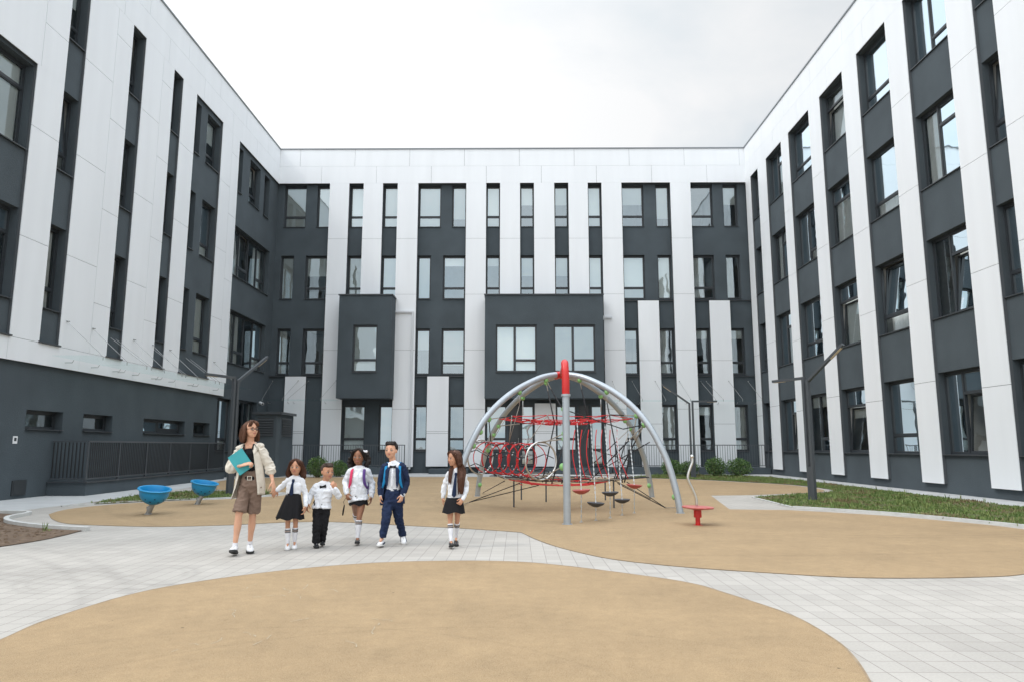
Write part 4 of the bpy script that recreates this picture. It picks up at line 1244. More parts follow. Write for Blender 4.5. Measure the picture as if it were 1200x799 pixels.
def hand(mb, w, d, palm, L, curl=.5, thumb=1, spread=1.):
    """w wrist, d pointing direction, palm = direction the palm faces, thumb = side sign"""
    d = d.normalized(); palm = (palm - d * palm.dot(d)).normalized(); sd = d.cross(palm).normalized() * thumb
    kn = w + d * L * .50
    limb(mb, [w - d * L * .08, w + d * L * .12, w + d * L * .34, kn], [(L * .13, L * .10), (L * .16, L * .095), (L * .215, L * .085), (L * .215, L * .07)], side=sd, n=10)
    for i, (o, ln) in enumerate(((.155, .40), (.055, .46), (-.05, .43), (-.15, .33))):
        p = w + d * L * .40 + sd * L * o * spread * .9
        q = w + d * L * .52 + sd * L * o * spread; P = [p, q]; a = 0; dd = d
        for j, fr in enumerate((.42, .32, .26)):
            a += curl * (.75 + .12 * i + (.15 if j else 0)); dd = (d * cos(a) + palm * sin(a)) + sd * (.10 * (1.5 - i) * .3)
            P.append(P[-1] + dd.normalized() * ln * L * fr)
        r = L * .052
        limb(mb, P, [r, r * 1.02, r * .95, r * .88, r * .72], k=2, n=8)
    b = w + d * L * .12 + sd * L * .13
    t1 = b + (d * .55 + sd * .62 + palm * .25).normalized() * L * .20
    t2 = t1 + (d * .85 + sd * .20 + palm * (.25 + curl * .3)).normalized() * L * .16
    t3 = t2 + (d * .9 - sd * .05 + palm * (.3 + curl * .4)).normalized() * L * .12
    limb(mb, [w + d * L * .10, b, t1, t2, t3], [L * .06, L * .075, L * .064, L * .056, L * .042], k=2, n=8)

class Person:
    def __init__(s, label, foot, dist, px, hh, hyaw, hpitch, skinm, adult=False):
        """px: joints measured in the photograph, each (x, y, depth offset in metres)"""
        g = gnd(*foot); s.Y = g.y; s.base = V((g.x, g.y, .006))
        s.t = thing('person', s.base, label, 'person')
        s.J = {k: at(v[0], v[1], s.Y + (v[2] if len(v) > 2 else 0)) for k, v in px.items()}
        s.hh = hh; s.sk = skinm; s.adult = adult; s.wf = 1.0 if adult else 1.07
        hc = s.J['head']
        s.R = Matrix.Rotation(hyaw, 3, 'Z') @ Matrix.Rotation(hpitch, 3, 'X')
        s.hc = hc
        s.sd = (s.J['shR'] - s.J['shL']); s.k = s.sd.length
        s.side = s.sd.normalized()
        s.Lh = hh * (.80 if adult else .66)
    def H(s, x, y, z): return s.hc + s.R @ (V((x * s.wf, y, z)) * s.hh)
    def hell(s, mb, c, r, n=16, mt=0): mb.ell(s.H(*c), (r[0] * s.hh * s.wf, r[1] * s.hh, r[2] * s.hh), s.R, n, mt)
    def hips(s): return (s.J['hipL'] + s.J['hipR']) / 2
    def spine(s):
        a = s.hips(); b = (s.J['shL'] + s.J['shR']) / 2
        return [a + V((0, 0, -.03 * s.k)), a.lerp(b, .25), a.lerp(b, .52), a.lerp(b, .80), b + V((0, 0, .02 * s.k))]
    def body(s, hands, voxel=.0045, legs=True, f=.84):
        mb = MB(); k = s.k; a = s.adult
        # head: cranium, face, jaw, chin, cheeks, brow, nose, lips, ears
        s.hell(mb, (0, .06, .13), (.335, .42, .365), 20)
        s.hell(mb, (0, -.10, -.06), (.31, .30, .36), 18)
        s.hell(mb, (0, -.11, -.26), (.245, .245, .21), 16)
        s.hell(mb, (0, -.235, -.385), (.095, .10, .085))
        for q in (-1, 1):
            s.hell(mb, (q * .165, -.235, -.13), (.10, .105, .10), 12)
            s.hell(mb, (q * .125, -.335, .055), (.11, .05, .035), 12)
            s.hell(mb, (q * .325, .03, -.03), (.035, .085, .115), 12)
        mb.tube([s.H(0, -.345, .06), s.H(0, -.385, -.03), s.H(0, -.425, -.115)], [s.hh * .028, s.hh * .034, s.hh * .05], 10, rnd=True)
        s.hell(mb, (-.045, -.385, -.125), (.035, .04, .03)); s.hell(mb, (.045, -.385, -.125), (.035, .04, .03))
        s.hell(mb, (0, -.345, -.235), (.10, .055, .05), 12)
        # neck and trunk
        sp = s.spine(); nb = sp[-1]
        nk = s.hh * (.215 if a else .20)
        limb(mb, [nb + V((0, .02, -.10 * k)), nb.lerp(s.H(0, .06, -.22), .5) + V((0, .005, 0)), s.H(0, .05, -.15)], [(nk * 1.45, nk * 1.1), (nk, nk * .98), (nk, nk)], side=s.side, n=16)
        W = [(.50, .36), (.42, .32), (.44, .33), (.50, .34), (.30, .22)]
        limb(mb, sp, [(x * k * f, y * k * f) for x, y in W], side=s.side, n=20)
        mb.tube([s.J['shL'], nb + V((0, 0, .05 * k)), s.J['shR']], [(k * .15, k * .15), (k * .24, k * .2), (k * .15, k * .15)], 12, rnd=True)
        for q in 'LR':   # sloping shoulders
            mb.tube([s.J['sh' + q] + V((0, 0, .0)), s.J['sh' + q].lerp(nb, .5) + V((0, 0, .07 * k)), nb.lerp(s.H(0, .05, -.2), .35)], [k * .13, k * .15, nk * .9], 12, rnd=True)
        # arms
        ra = k * (.155 if a else .165)
        for q in 'LR':
            S_, E_, W_ = s.J['sh' + q], s.J['el' + q], s.J['wr' + q]
            limb(mb, [S_, S_.lerp(E_, .4), E_, E_.lerp(W_, .35), W_], [ra, ra * .88, ra * .70, ra * .72, (ra * .50, ra * .42)], k=3)
            if hands.get(q):
                d, palm, curl, th = hands[q]; hand(mb, W_, V(d), V(palm), s.Lh, curl, th)
        if legs:
            rl = k * (.30 if a else .29)
            for q in 'LR':
                h, kn, an = s.J['hip' + q], s.J['kn' + q], s.J['an' + q]
                mid = kn.lerp(an, .33) + V((0, .02 * k * 3, 0)) * .5
                limb(mb, [h + V((0, 0, -.01)), h.lerp(kn, .45), kn.lerp(h, .08), kn.lerp(an, .08), mid, kn.lerp(an, .7), an], [rl * .74, rl * .80, rl * .60, rl * .55, rl * .60, rl * .42, rl * .32], k=3)
                td = s.toe(q); mb.tube([an + V((0, 0, -.01)), an + td * .06 + V((0, 0, -.035 * (1.4 if a else 1)))], [rl * .34, rl * .25], 10, rnd=True)
        o = remesh(mb, 'body', [s.sk], s.t, voxel, 2)
        # features
        for q in (-1, 1):
            e = MB(); s.hell(e, (q * .130, -.350, -.01), (.060, .045, .034), 12); eo = e.build('eye', M['eyew'], s.t, smooth=True)
            e = MB(); s.hell(e, (q * .130, -.378, -.01), (.030, .022, .032), 10); e.build('iris', M['iris'], eo, smooth=True)
            e = MB(); e.tube([s.H(q * .065, -.372, .005), s.H(q * .13, -.395, .032), s.H(q * .195, -.358, .008)], s.hh * .008, 6, rnd=True); e.build('eyelashes', M['iris'], s.t, smooth=True)
            e = MB(); e.tube([s.H(q * .055, -.378, .085), s.H(q * .125, -.385, .11), s.H(q * .20, -.335, .085)], [s.hh * .010, s.hh * .015, s.hh * .008], 8, rnd=True); e.build('eyebrow', s.hairm, s.t, smooth=True)
        e = MB(); e.tube([s.H(-.085, -.372, -.232), s.H(-.03, -.402, -.226), s.H(.03, -.402, -.226), s.H(.085, -.372, -.232)], [(s.hh * .010, s.hh * .012), s.hh * .02, s.hh * .02, s.hh * .010], 8, rnd=True)
        e.tube([s.H(-.07, -.372, -.25), s.H(0, -.400, -.258), s.H(.07, -.372, -.25)], [s.hh * .012, s.hh * .02, s.hh * .012], 8, rnd=True); e.build('mouth', M['lip'], s.t, smooth=True)
        return o
    def toe(s, q):
        v = s.J['toe' + q] - s.J['an' + q]; v.z = 0; return v.normalized()
    def shirt(s, m, hem=-.30, loose=1.12, sleeve=1., cuff=None, collar=True, name='shirt', amp=.006, top=.0, flare=1.0, voxel=.007, thin=1.):
        mb = MB(); k = s.k; sp = s.spine(); a = sp[0] + V((0, 0, hem * k)); ra = k * (.155 if s.adult else .165)
        W = [(.52 * flare, .40 * flare), (.50 * flare, .38), (.47, .37), (.49, .38), (.52, .37), (.26, .22)]
        limb(mb, [a] + sp, [(x * k * loose, y * k * loose) for x, y in W], side=s.side, n=24)
        mb.tube([s.J['shL'], sp[-1] + V((0, 0, .045 * k)), s.J['shR']], [(k * .18, k * .18), (k * .25, k * .22), (k * .18, k * .18)], 14, rnd=True)
        nb_ = sp[-1]
        for q in 'LR':
            mb.tube([s.J['sh' + q], s.J['sh' + q].lerp(nb_, .5) + V((0, 0, .085 * k)), nb_.lerp(s.H(0, .05, -.2), .28)], [k * .165 * thin, k * .19 * thin, s.hh * .225], 14, rnd=True)
        for q in 'LR':
            S_, E_, W_ = s.J['sh' + q], s.J['el' + q], s.J['wr' + q]
            e = E_.lerp(W_, sleeve) if sleeve <= 1 else W_
            limb(mb, [S_, S_.lerp(E_, .5), E_, E_.lerp(e, .6), e], [ra * 1.28 * thin, ra * 1.22 * thin, ra * 1.12 * thin, ra * 1.08 * thin, ra * (.80 if sleeve > .8 else 1.05)], k=4)
        o = remesh(mb, name, [m], s.t, voxel, 2, wrinkle(amp * .95, 17, 27, seed=s.base.x * 3))
        for q in 'LR':
            E_, W_ = s.J['el' + q], s.J['wr' + q]; d = (W_ - E_).normalized(); e = E_.lerp(W_, sleeve)
            c = MB(); c.tube([e - d * .035, e - d * .0, e + d * .008], [ra * (.86 if sleeve > .8 else 1.16), ra * (.88 if sleeve > .8 else 1.2), ra * .7], 16); c.build('cuff', cuff or m, o, smooth_angle=50)
        if collar:
            nb = sp[-1]; ax_ = (s.H(0, .05, -.15) - nb); r0 = s.hh * (.26 if not s.adult else .25)
            for q in (-1, 1):
                c = MB(); P = []; n = 8
                for i in range(n + 1):
                    an = pi * (.02 + .98 * i / n)     # from the front round to the nape
                    x, y = q * sin(an) * r0, -cos(an) * r0 * .9
                    P.append((x, y))
                vs = []
                for i, (x, y) in enumerate(P):
                    b = nb + s.side * x + V((0, y + .01, .075 * k))
                    vs += [b + V((0, 0, .10 * k)), b + V((0, -.004, .0)) + s.side * (x * .28) + V((0, y * .2, -.13 * k if i < 2 else -.06 * k))]
                fs = [(2 * i, 2 * i + 1, 2 * i + 3, 2 * i + 2) for i in range(n)]
                vs2 = [v + V((0, 0, 0)) + (s.side * q * .004) for v in vs]; m_ = len(vs)
                c.add(vs + vs2, fs + [tuple(j + m_ for j in f[::-1]) for f in fs]); c.build('collar', m, o, smooth=True)
            # placket and buttons
        return o
    def front(s, u, z):
        """a point on the chest: u across (-1..1), z 0 hip .. 1 collar, pushed to the front of the shirt"""
        a = s.hips(); b = (s.J['shL'] + s.J['shR']) / 2; p = a.lerp(b, z)
        dep = s.k * (.42 if z < .85 else .42 - (z - .85) * 1.0)
        return p + s.side * (u * s.k * .5) + V((0, -1, 0)) * dep * sqrt(max(0, 1 - (u * .8) ** 2))
    def placket(s, m, z0=0.0, z1=.97):
        mb = MB(); P = [s.front(0, z0 + (z1 - z0) * i / 8) + V((0, -.002, 0)) for i in range(9)]
        mb.tube(P, [(.012, .004)] * 9, 8, side=s.side); 
        for i in range(1, 8): mb.ell(P[i] + V((0, -.006, 0)), .0045, n=6, mt=1)
        mb.build('placket', [m, M['solew']], s.t, smooth=True)
    def tie(s, m, z0, tilt=0.):
        mb = MB(); T0 = s.front(0, 1.0) + V((0, -.012, .0)); k = s.k
        mb.tube([T0 + V((0, .0, .022)), T0 + V((0, -.006, 0)), T0 + V((0, -.004, -.025))], [(.017, .012), (.021, .015), (.014, .010)], 12, side=s.side)
        P = [T0.lerp(s.front(tilt, z0), t / 6) for t in range(7)]
        for i, p in enumerate(P): 
            z = (p.z - s.hips().z) / ((s.J['shL'].z + s.J['shR'].z) / 2 - s.hips().z)
            q = s.front(tilt * i / 6, min(.99, z)); p.y = q.y - .014
        P.append(P[-1] + V((0, .0, -.028)))
        mb.tube(P, [(.011 + .0035 * i, .0045) for i in range(7)] + [(.003, .004)], 10, side=s.side)
        mb.build('tie', m, s.t, smooth_angle=60)
    def bow(s, m, tilt=0.):
        mb = MB(); c = s.front(0, 1.0) + V((0, -.016, .005))
        for q in (-1, 1):
            mb.tube([c, c + s.side * q * .018 + V((0, 0, tilt * q * .01)), c + s.side * q * .045 + V((0, .004, tilt * q * .02))], [(.010, .009), (.016, .010), (.024, .008)], 12, side=(0, 0, 1), rnd=False)
        mb.ell(c + V((0, -.005, 0)), (.012, .010, .013), n=10); mb.build('bow_tie', m, s.t, smooth_angle=50)
    def skirt(s, m, z_top, hem, rt_, rb, shift=(0, 0), pleats=11, amp=.06, seed=1):
        """hem: world point (x,y,z) centre of the hem ring"""
        a = z_top; b = hem; n = 88; rows = 10; mb = MB(); vs = []
        for j in range(rows + 1):
            t = j / rows; c = a.lerp(b, t); rx = rt_[0] + (rb[0] - rt_[0]) * t ** .85; ry = rt_[1] + (rb[1] - rt_[1]) * t ** .85
            for i in range(n):
                an = 2 * pi * i / n; w = 1 + amp * t * (cos(an * pleats + seed) + .5 * cos(an * (pleats - 4) + 2 * seed)); 
                vs.append(c + s.side * cos(an) * rx * w + V((0, sin(an) * ry * w, .012 * t * cos(an * pleats / 2 + seed))))
        fs = [(j * n + i, j * n + (i + 1) % n, (j + 1) * n + (i + 1) % n, (j + 1) * n + i) for j in range(rows) for i in range(n)]
        k0 = len(vs)
        for j in range(rows, -1, -1):    # inner side of the cloth
            for i in range(n): 
                c = a.lerp(b, j / rows); vs.append(c + (vs[j * n + i] - c) * .965)
        fs += [(rows * n + i, rows * n + (i + 1) % n, k0 + (i + 1) % n, k0 + i) for i in range(n)]
        fs += [(k0 + j * n + i, k0 + j * n + (i + 1) % n, k0 + (j + 1) * n + (i + 1) % n, k0 + (j + 1) * n + i) for j in range(rows) for i in range(n)]
        fs.append(tuple(range(n)))
        mb.add(vs, fs); o = mb.build('skirt', m, s.t, smooth_angle=70)
        q = MB(); q.tube([a + V((0, 0, .012)), a + V((0, 0, -.018))], [(rt_[0] * 1.02, rt_[1] * 1.02)] * 2, 32, side=s.side); q.build('waistband', m, o, smooth_angle=40)
        return o
    def trousers(s, m, top=.10, wide=1., hemr=1., to=1.0, name='trousers', amp=.006, rk=None):
        mb = MB(); k = s.k; h = s.hips(); rl = k * (.325 if to >= 1 else .27) * wide
        limb(mb, [h + V((0, 0, top * k + .03)), h, h + V((0, 0, -.16 * k))], [(.50 * k * wide, .37 * k), (.54 * k * wide, .41 * k), (.44 * k, .34 * k)], side=s.side, n=22)
        for q in 'LR':
            hp, kn, an = s.J['hip' + q], s.J['kn' + q], s.J['an' + q]
            e = an if to >= 1 else hp.lerp(kn, to)
            if to >= 1: limb(mb, [hp, hp.lerp(kn, .5), kn, kn.lerp(an, .5), an + V((0, 0, .0))], [rl, rl * .90, rl * .72 * hemr, rl * .62 * hemr, rl * .60 * hemr], k=5, rnd=False)
            else: limb(mb, [hp, hp.lerp(e, .5), e], [rl * 1.04, rl * 1.06, rl * 1.08 * hemr], k=5, rnd=False)
        return remesh(mb, name, [m], s.t, .0075, 2, wrinkle(amp, 10, 20, seed=s.base.x))
    def sock(s, q, u, r, m, stripes=None):
        kn, an = s.J['kn' + q], s.J['an' + q]; p = kn.lerp(an, u); rl = s.k * (.30 if s.adult else .29)
        mb = MB(); R0 = rl * r
        P = [p, p.lerp(an, .05), p.lerp(an, .35), p.lerp(an, .75), an]
        if u < .5: rs = [rl * .655, rl * .67, rl * .66, rl * .48, rl * .42]
        else: rs = [rl * .42] * 5
        limb(mb, P, rs, k=3, n=18, rnd=False); o = mb.build('sock', m, s.t, smooth_angle=60)
        if stripes:
            L_ = (an - p).length; st = MB()
            for (a, b, mi) in stripes:
                A, B = p.lerp(an, a / L_), p.lerp(an, b / L_); st.tube([A, B], rl * .69, 20, mt=mi)
            st.build('sock_stripes', [M['black'], M['gold']], o)
    def shoe(s, q, L, up_, sole, lift=0., pitch=0., style='sneaker', w=1.):
        an = s.J['an' + q]; d = s.toe(q); sd = d.cross(Z3).normalized(); g = V((an.x, an.y, s.base.z + lift))
        heel = g - d * L * .26; R_ = Matrix.Rotation(pitch, 3, sd); piv = g + d * L * (.5 if pitch < 0 else -.2)
        def T(p): return piv + R_ @ (p - piv)
        w_ = L * .19 * w; h = L * .10
        def ringpts(z, grow):
            out = []
            for t, ww in ((0, .0), (.03, .55), (.12, .78), (.3, .80), (.5, .86), (.70, 1.0), (.86, .86), (.95, .55), (1.0, .0)):
                out.append((t, ww))
            l = [heel + d * (t * L) + sd * (ww * w_ * grow) + V((0, 0, z)) for t, ww in out]
            r = [heel + d * (t * L) - sd * (ww * w_ * grow) + V((0, 0, z)) for t, ww in out[1:-1]][::-1]
            return l + r
        lay = [ringpts(.001, .92), ringpts(h * .45, 1.03), ringpts(h, 1.0)]; n = len(lay[0])
        mb = MB(); mb.add([T(p) for l in lay for p in l], [(j * n + i, j * n + (i + 1) % n, (j + 1) * n + (i + 1) % n, (j + 1) * n + i) for j in range(2) for i in range(n)] + [tuple(range(n)), tuple(2 * n + i for i in range(n))])
        u = MB()
        P = [heel + d * L * .10 + Z3 * (h + L * .12), heel + d * L * .22 + Z3 * (h + L * .14), heel + d * L * .42 + Z3 * (h + L * .115), heel + d * L * .62 + Z3 * (h + L * .06), heel + d * L * .82 + Z3 * (h + L * .03), heel + d * L * .93 + Z3 * (h + L * .02)]
        rs = [(w_ * .66, L * .12), (w_ * .74, L * .16), (w_ * .80, L * .13), (w_ * .92, L * .095), (w_ * .82, L * .07), (w_ * .5, L * .045)]
        A, B = interp(P, rs, 3); u.tube([T(p) for p in A], B, 16, side=sd, rnd=True)
        if style != 'mary': u.tube([T(heel + d * L * .22 + Z3 * (h + L * .1)), T(heel + d * L * .22 + Z3 * (h + L * .33))], [(w_ * .74, L * .17), (w_ * .66, L * .15)], 16, side=sd)
        for i, v in enumerate(u.v):      # nothing of the upper below the sole's top
            pass
        o = remesh(u, 'shoe', [up_], s.t, .005, 2)
        mb.build('sole', sole, o, smooth_angle=40)
        l = MB()
        if style in ('sneaker', 'dunk', 'low'):
            for i in range(4):
                t = .40 + i * .075; c = heel + d * L * t + Z3 * (h + L * (.245 - i * .034))
                l.tube([T(c - sd * w_ * .5 - Z3 * .012), T(c + Z3 * .003), T(c + sd * w_ * .5 - Z3 * .012)], L * .016, 6)
            if style == 'dunk':
                for q2 in (-1, 1): l.tube([T(heel + d * L * .04 + Z3 * (h + L * .02)), T(heel + d * L * .06 + Z3 * (h + L * .22))], [(w_ * .5, L * .10), (w_ * .45, L * .09)], 10, side=sd) if q2 < 0 else None; l.tube([T(heel + d * L * t + sd * q2 * w_ * ww + Z3 * (h + L * zz)) for t, ww, zz in ((.12, .80, .12), (.32, .88, .10), (.52, .95, .05), (.72, 1.0, .03))], [(L * .012, L * .05)] * 4, 8, side=sd)
            l.build('laces', M['navy'] if style == 'dunk' else (M['black'] if s.adult else M['sneaker']), o)
        else:
            c = heel + d * L * .42 + Z3 * (h + L * .2); l.tube([T(c - sd * w_ * .85 - Z3 * L * .12), T(c - sd * w_ * .4 + Z3 * L * .02), T(c + sd * w_ * .4 + Z3 * L * .02), T(c + sd * w_ * .85 - Z3 * L * .12)], L * .035, 8); l.build('strap', up_, o)
    def hair(s, fn, m, voxel=.006, amp=.004, f=90, it=2):
        mb = MB(); s.paths = []; fn(mb, s); o = remesh(mb, 'hair', [m], s.t, voxel, it, strands(amp, f))
        R = random.Random(int(s.base.x * 100)); q = MB()
        for A, B in s.paths:      # loose strands over the mass
            for j in range(22):
                a = R.uniform(0, 6.28); k0 = R.randint(0, max(0, len(A) // 3)); w = R.uniform(.95, 1.16); P = []
                for i in range(k0, len(A)):
                    t = (A[min(i + 1, len(A) - 1)] - A[max(i - 1, 0)]).normalized(); u = t.orthogonal().normalized(); v_ = t.cross(u); r_ = B[i][0] * w
                    P.append(A[i] + u * cos(a) * r_ + v_ * sin(a) * r_); a += R.uniform(-.12, .12)
                if len(P) > 2: q.tube(P, [.0022] * (len(P) - 1) + [.0008], 4)
        if q.v: q.build('loose_strands', m, o, smooth=True)
        return o
    def lock(s, mb, P, r, k=4):
        A, B = interp([V(p) for p in P], r, k); mb.tube(A, B, 10, rnd=True); s.paths.append((A, B))

# ---------------------------------------------------------------- the woman
px = dict(head=(294.2, 503.2), shL=(281.0, 525.5), shR=(305.0, 523.8, .02), elL=(269.5, 548.5, .04), wrL=(283.0, 545.0, -.23), elR=(316.0, 546.5, .06), wrR=(319.6, 563.5, -.02),
          hipL=(287.6, 568), hipR=(301.3, 568), knL=(279.8, 603, -.12), knR=(296.0, 603, .06), anL=(275.2, 640.5, -.12), anR=(292.6, 638, .14), toeL=(271.6, 649, -.32), toeR=(293.8, 646, -.06))
W = Person('woman in glasses and open beige shirt with taupe shorts, holding a teal folder', (283, 648.5), 0, px, .232, radians(52), radians(-6), M['sk1'], adult=True)
W.hairm = M['hbrown']
W.body({'L': ((1, .0, .30), (0.1, .5, -.9), .75, 1), 'R': ((.25, -.1, -1), (-.9, .3, 0), .55, -1)}, .0048, f=.78)
def wh(mb, s):
    s.hell(mb, (0, .16, .16), (.385, .41, .37), 20)
    for x, y, w in ((-.33, .10, .13), (-.30, .28, .15), (-.12, .40, .17), (.12, .42, .17), (.30, .28, .15), (.33, .12, .12), (-.36, .0, .085), (.36, -.02, .08)):
        s.lock(mb, [s.H(x * .8, y * .8, .25), s.H(x * 1.12, y * 1.05, -.05), s.H(x * 1.22, y * 1.08, -.30), s.H(x * 1.34, y * 1.10, -.60)], [s.hh * w, s.hh * w * 1.08, s.hh * w * 1.10, s.hh * w * .75])
    for x in (-.24, -.14, .14, .24): s.lock(mb, [s.H(x * .4, -.08, .47), s.H(x * .9, -.27, .38), s.H(x * 1.35, -.28, .17)], [s.hh * .09, s.hh * .08, s.hh * .035])
W.hair(wh, M['hbrown'], .006, .005)
# glasses
q = MB()
for sg in (-1, 1):
    c = W.H(sg * .135, -.415, .0); P = [c + W.R @ (V((cos(a) * .115, 0, sin(a) * .075)) * W.hh) for a in [2 * pi * i / 16 for i in range(17)]]; q.tube(P, .0028, 6)
    q.tube([W.H(sg * .25, -.41, .02), W.H(sg * .34, -.20, .02), W.H(sg * .35, .02, .0)], .0028, 6)
q.tube([W.H(-.03, -.425, .01), W.H(.03, -.425, .01)], .003, 6); q.build('glasses', M['black'], W.t)
# tank top
k = W.k; sp = W.spine(); mb = MB()
limb(mb, [sp[0], sp[1], sp[2], sp[3], sp[3].lerp(sp[4], .35)], [(x * k * .90, y * k * .90) for x, y in ((.46, .35), (.42, .33), (.46, .37), (.50, .37), (.42, .34))], side=W.side, n=22)
o = remesh(mb, 'tank_top', [M['blacktank']], W.t, .007, 2, wrinkle(.003))
q = MB()
for sg in (-1, 1):
    q.tube([W.front(sg * .32, .84) + V((0, .02, 0)), sp[4] + W.side * sg * k * .24 + V((0, -.05, .045)), sp[4] + W.side * sg * k * .24 + V((0, .04, .05))], [(.010, .004)] * 3, 8, side=W.side)
q.build('shoulder_strap', M['blacktank'], o)
# shorts, belt
sh = W.trousers(M['brownsh'], top=.36, wide=1.02, to=.91, hemr=1.12, name='shorts', amp=.008)
wc = W.hips() + V((0, 0, .36 * k))
q = MB(); q.tube([wc + V((0, 0, -.022)), wc + V((0, 0, .022))], [(k * .485, k * .372)] * 2, 32, side=W.side); bt = q.build('belt', M['black'], sh, smooth_angle=40)
q = MB(); c = wc + V((.012, -k * .385, 0))
for (x0, x1, z0, z1) in ((-.032, .032, .020, .028), (-.032, .032, -.028, -.020), (-.032, -.023, -.0199, .0199), (.023, .032, -.0199, .0199)): q.box(c.x + x0, c.x + x1, c.y - .008, c.y + .002, c.z + z0, c.z + z1)
q.build('buckle', M['buckle'], sh)
# open shirt: a cloth shell round the back with two loose fronts, and rolled sleeves
def open_shell(s, m, hemL, hemR, name='overshirt', W0=.54, open0=.36, ztop=.99, seed=2, amp=.012, flare=0.):
    rows = 22; n = 40; vs = []; a = s.hips(); b = (s.J['shL'] + s.J['shR']) / 2; k = s.k
    for j in range(rows + 1):
        t = j / rows                     # 0 collar .. 1 hem
        for i in range(n + 1):
            u = i / n; hem = hemL * (1 - u) + hemR * u
            z = ztop + (hem - ztop) * t
            op = open0 + .22 * t
            an = -pi / 2 - op - u * (2 * pi - 2 * op)      # start left of the front, round the back
            k_ = 1
            p = a.lerp(b, z) if z >= 0 else a + V((0, 0, z * (b.z - a.z)))
            p = p - s.side * (flare * t * t * (1 - u) * 1.6)
            wx = (W0 + .14 * t) if t > .10 else (W0 - .20 + 2.0 * t)
            wy = (.42 + .10 * t) if t > .10 else (.26 + 1.6 * t)
            w = amp * t * (sin(u * 31 + seed) + .6 * sin(u * 17 + seed * 2 + t * 4))
            vs.append(p + s.side * cos(an) * (wx * k + w) + V((0, sin(an) * (wy * k + w), 0)))
    m_ = n + 1
    fs = [(j * m_ + i, j * m_ + i + 1, (j + 1) * m_ + i + 1, (j + 1) * m_ + i) for j in range(rows) for i in range(n)]
    mb = MB(); k0 = len(vs); c = [a.lerp(b, .5)]
    inn = []
    for v in vs:
        d = V((v.x - a.x, v.y - a.y, 0)).normalized(); inn.append(v - d * .006)
    mb.add(vs + inn, fs + [tuple(q + k0 for q in f[::-1]) for f in fs] + [(j * m_, (j + 1) * m_, k0 + (j + 1) * m_, k0 + j * m_) for j in range(rows)] + [(j * m_ + n, (j + 1) * m_ + n, k0 + (j + 1) * m_ + n, k0 + j * m_ + n) for j in range(rows)] + [(rows * m_ + i, rows * m_ + i + 1, k0 + rows * m_ + i + 1, k0 + rows * m_ + i) for i in range(n)])
    return mb.build(name, m, s.t, smooth=True)
os_ = open_shell(W, M['beige'], -.34, -.26, open0=.52, flare=.05)
ra = W.k * .155; mb = MB()
for q in 'LR':
    S_, E_, W_ = W.J['sh' + q], W.J['el' + q], W.J['wr' + q]; e = E_.lerp(W_, .34 if q == 'L' else .30); o_ = (S_ - sp[4]).normalized()
    limb(mb, [S_ - o_ * .03 + V((0, 0, .004)), S_.lerp(E_, .25), S_.lerp(E_, .65), E_, e], [ra * 1.22, ra * 1.38, ra * 1.45, ra * 1.55, ra * 1.45], k=4)
    d = (e - E_).normalized(); mb.tube([e - d * .05, e + d * .02], [ra * 1.60, ra * 1.66], 16)
mb.tube([W.J['shL'] + V((0, 0, .01)), sp[4] + V((0, .035, .03)), W.J['shR'] + V((0, 0, .01))], [(ra * 1.2, ra * 1.2), (ra * .8, ra * .6), (ra * 1.2, ra * 1.2)], 12, rnd=True)
remesh(mb, 'sleeves', [M['beige']], os_, .008, 2, wrinkle(.010, 16, 20))
for sg in (-1, 1):
    q = MB(); b = sp[4]
    P = [b + W.side * sg * x + V((0, y, z)) for x, y, z in ((.035, .06, .075), (.062, .02, .075), (.065, -.03, .055), (.075, -.075, .0), (.085, -.105, -.075))]
    P2_ = [b + W.side * sg * x + V((0, y, z)) for x, y, z in ((.05, .085, .02), (.095, .03, .03), (.11, -.03, .02), (.135, -.075, -.03), (.10, -.112, -.09))]
    vs = [v for pr in zip(P, P2_) for v in pr]; m_ = len(vs); fs = [(2 * i, 2 * i + 1, 2 * i + 3, 2 * i + 2) for i in range(4)]
    q.add(vs + [v + V((0, .005, .006)) for v in vs], fs + [tuple(j + m_ for j in f[::-1]) for f in fs] + [(0, 2, 2 + m_, m_), (2, 4, 4 + m_, 2 + m_), (4, 6, 6 + m_, 4 + m_), (6, 8, 8 + m_, 6 + m_), (1, 3, 3 + m_, 1 + m_), (3, 5, 5 + m_, 3 + m_), (5, 7, 7 + m_, 5 + m_), (7, 9, 9 + m_, 7 + m_)])
    q.build('collar', M['beige'], os_, smooth=True)
for q_, in ('L', 'R'):
    W.sock(q_, .86, 1, M['sock']); W.shoe(q_, .275, M['sneaker'], M['sole'], lift=0.0, pitch=radians(14) if q_ == 'L' else 0., w=1.0, style='sneaker')
# teal folder
C0 = at(281.6, 541.0, W.Y - .235); ux = V((.80, .10, .60)).normalized(); un = V((.06, -1, .08)); un = (un - ux * un.dot(ux)).normalized(); uz = ux.cross(un) * -1
uz = uz if uz.z > 0 else -uz
FO = thing('folder', C0, 'teal folder held tilted against the woman\'s chest', 'folder')
def fbox(mb, c, a, b, t, mt=0):
    vs = [c + ux * (sx_ * a) + uz * (sz_ * b) + un * (sn * t) for sx_ in (-1, 1) for sz_ in (-1, 1) for sn in (-1, 1)]
    mb.add(vs, [(0, 1, 3, 2), (4, 6, 7, 5), (0, 4, 5, 1), (2, 3, 7, 6), (0, 2, 6, 4), (1, 5, 7, 3)], mt)
Cf = at(282.3, 540.6, W.Y - .16)
q = MB(); fbox(q, Cf + un * .010, .105, .145, .002); fbox(q, Cf - un * .010, .105, .145, .002); q.build('cover', M['teal'], FO)
q = MB(); fbox(q, Cf, .100, .140, .006); q.build('paper_block', M['paper'], FO)

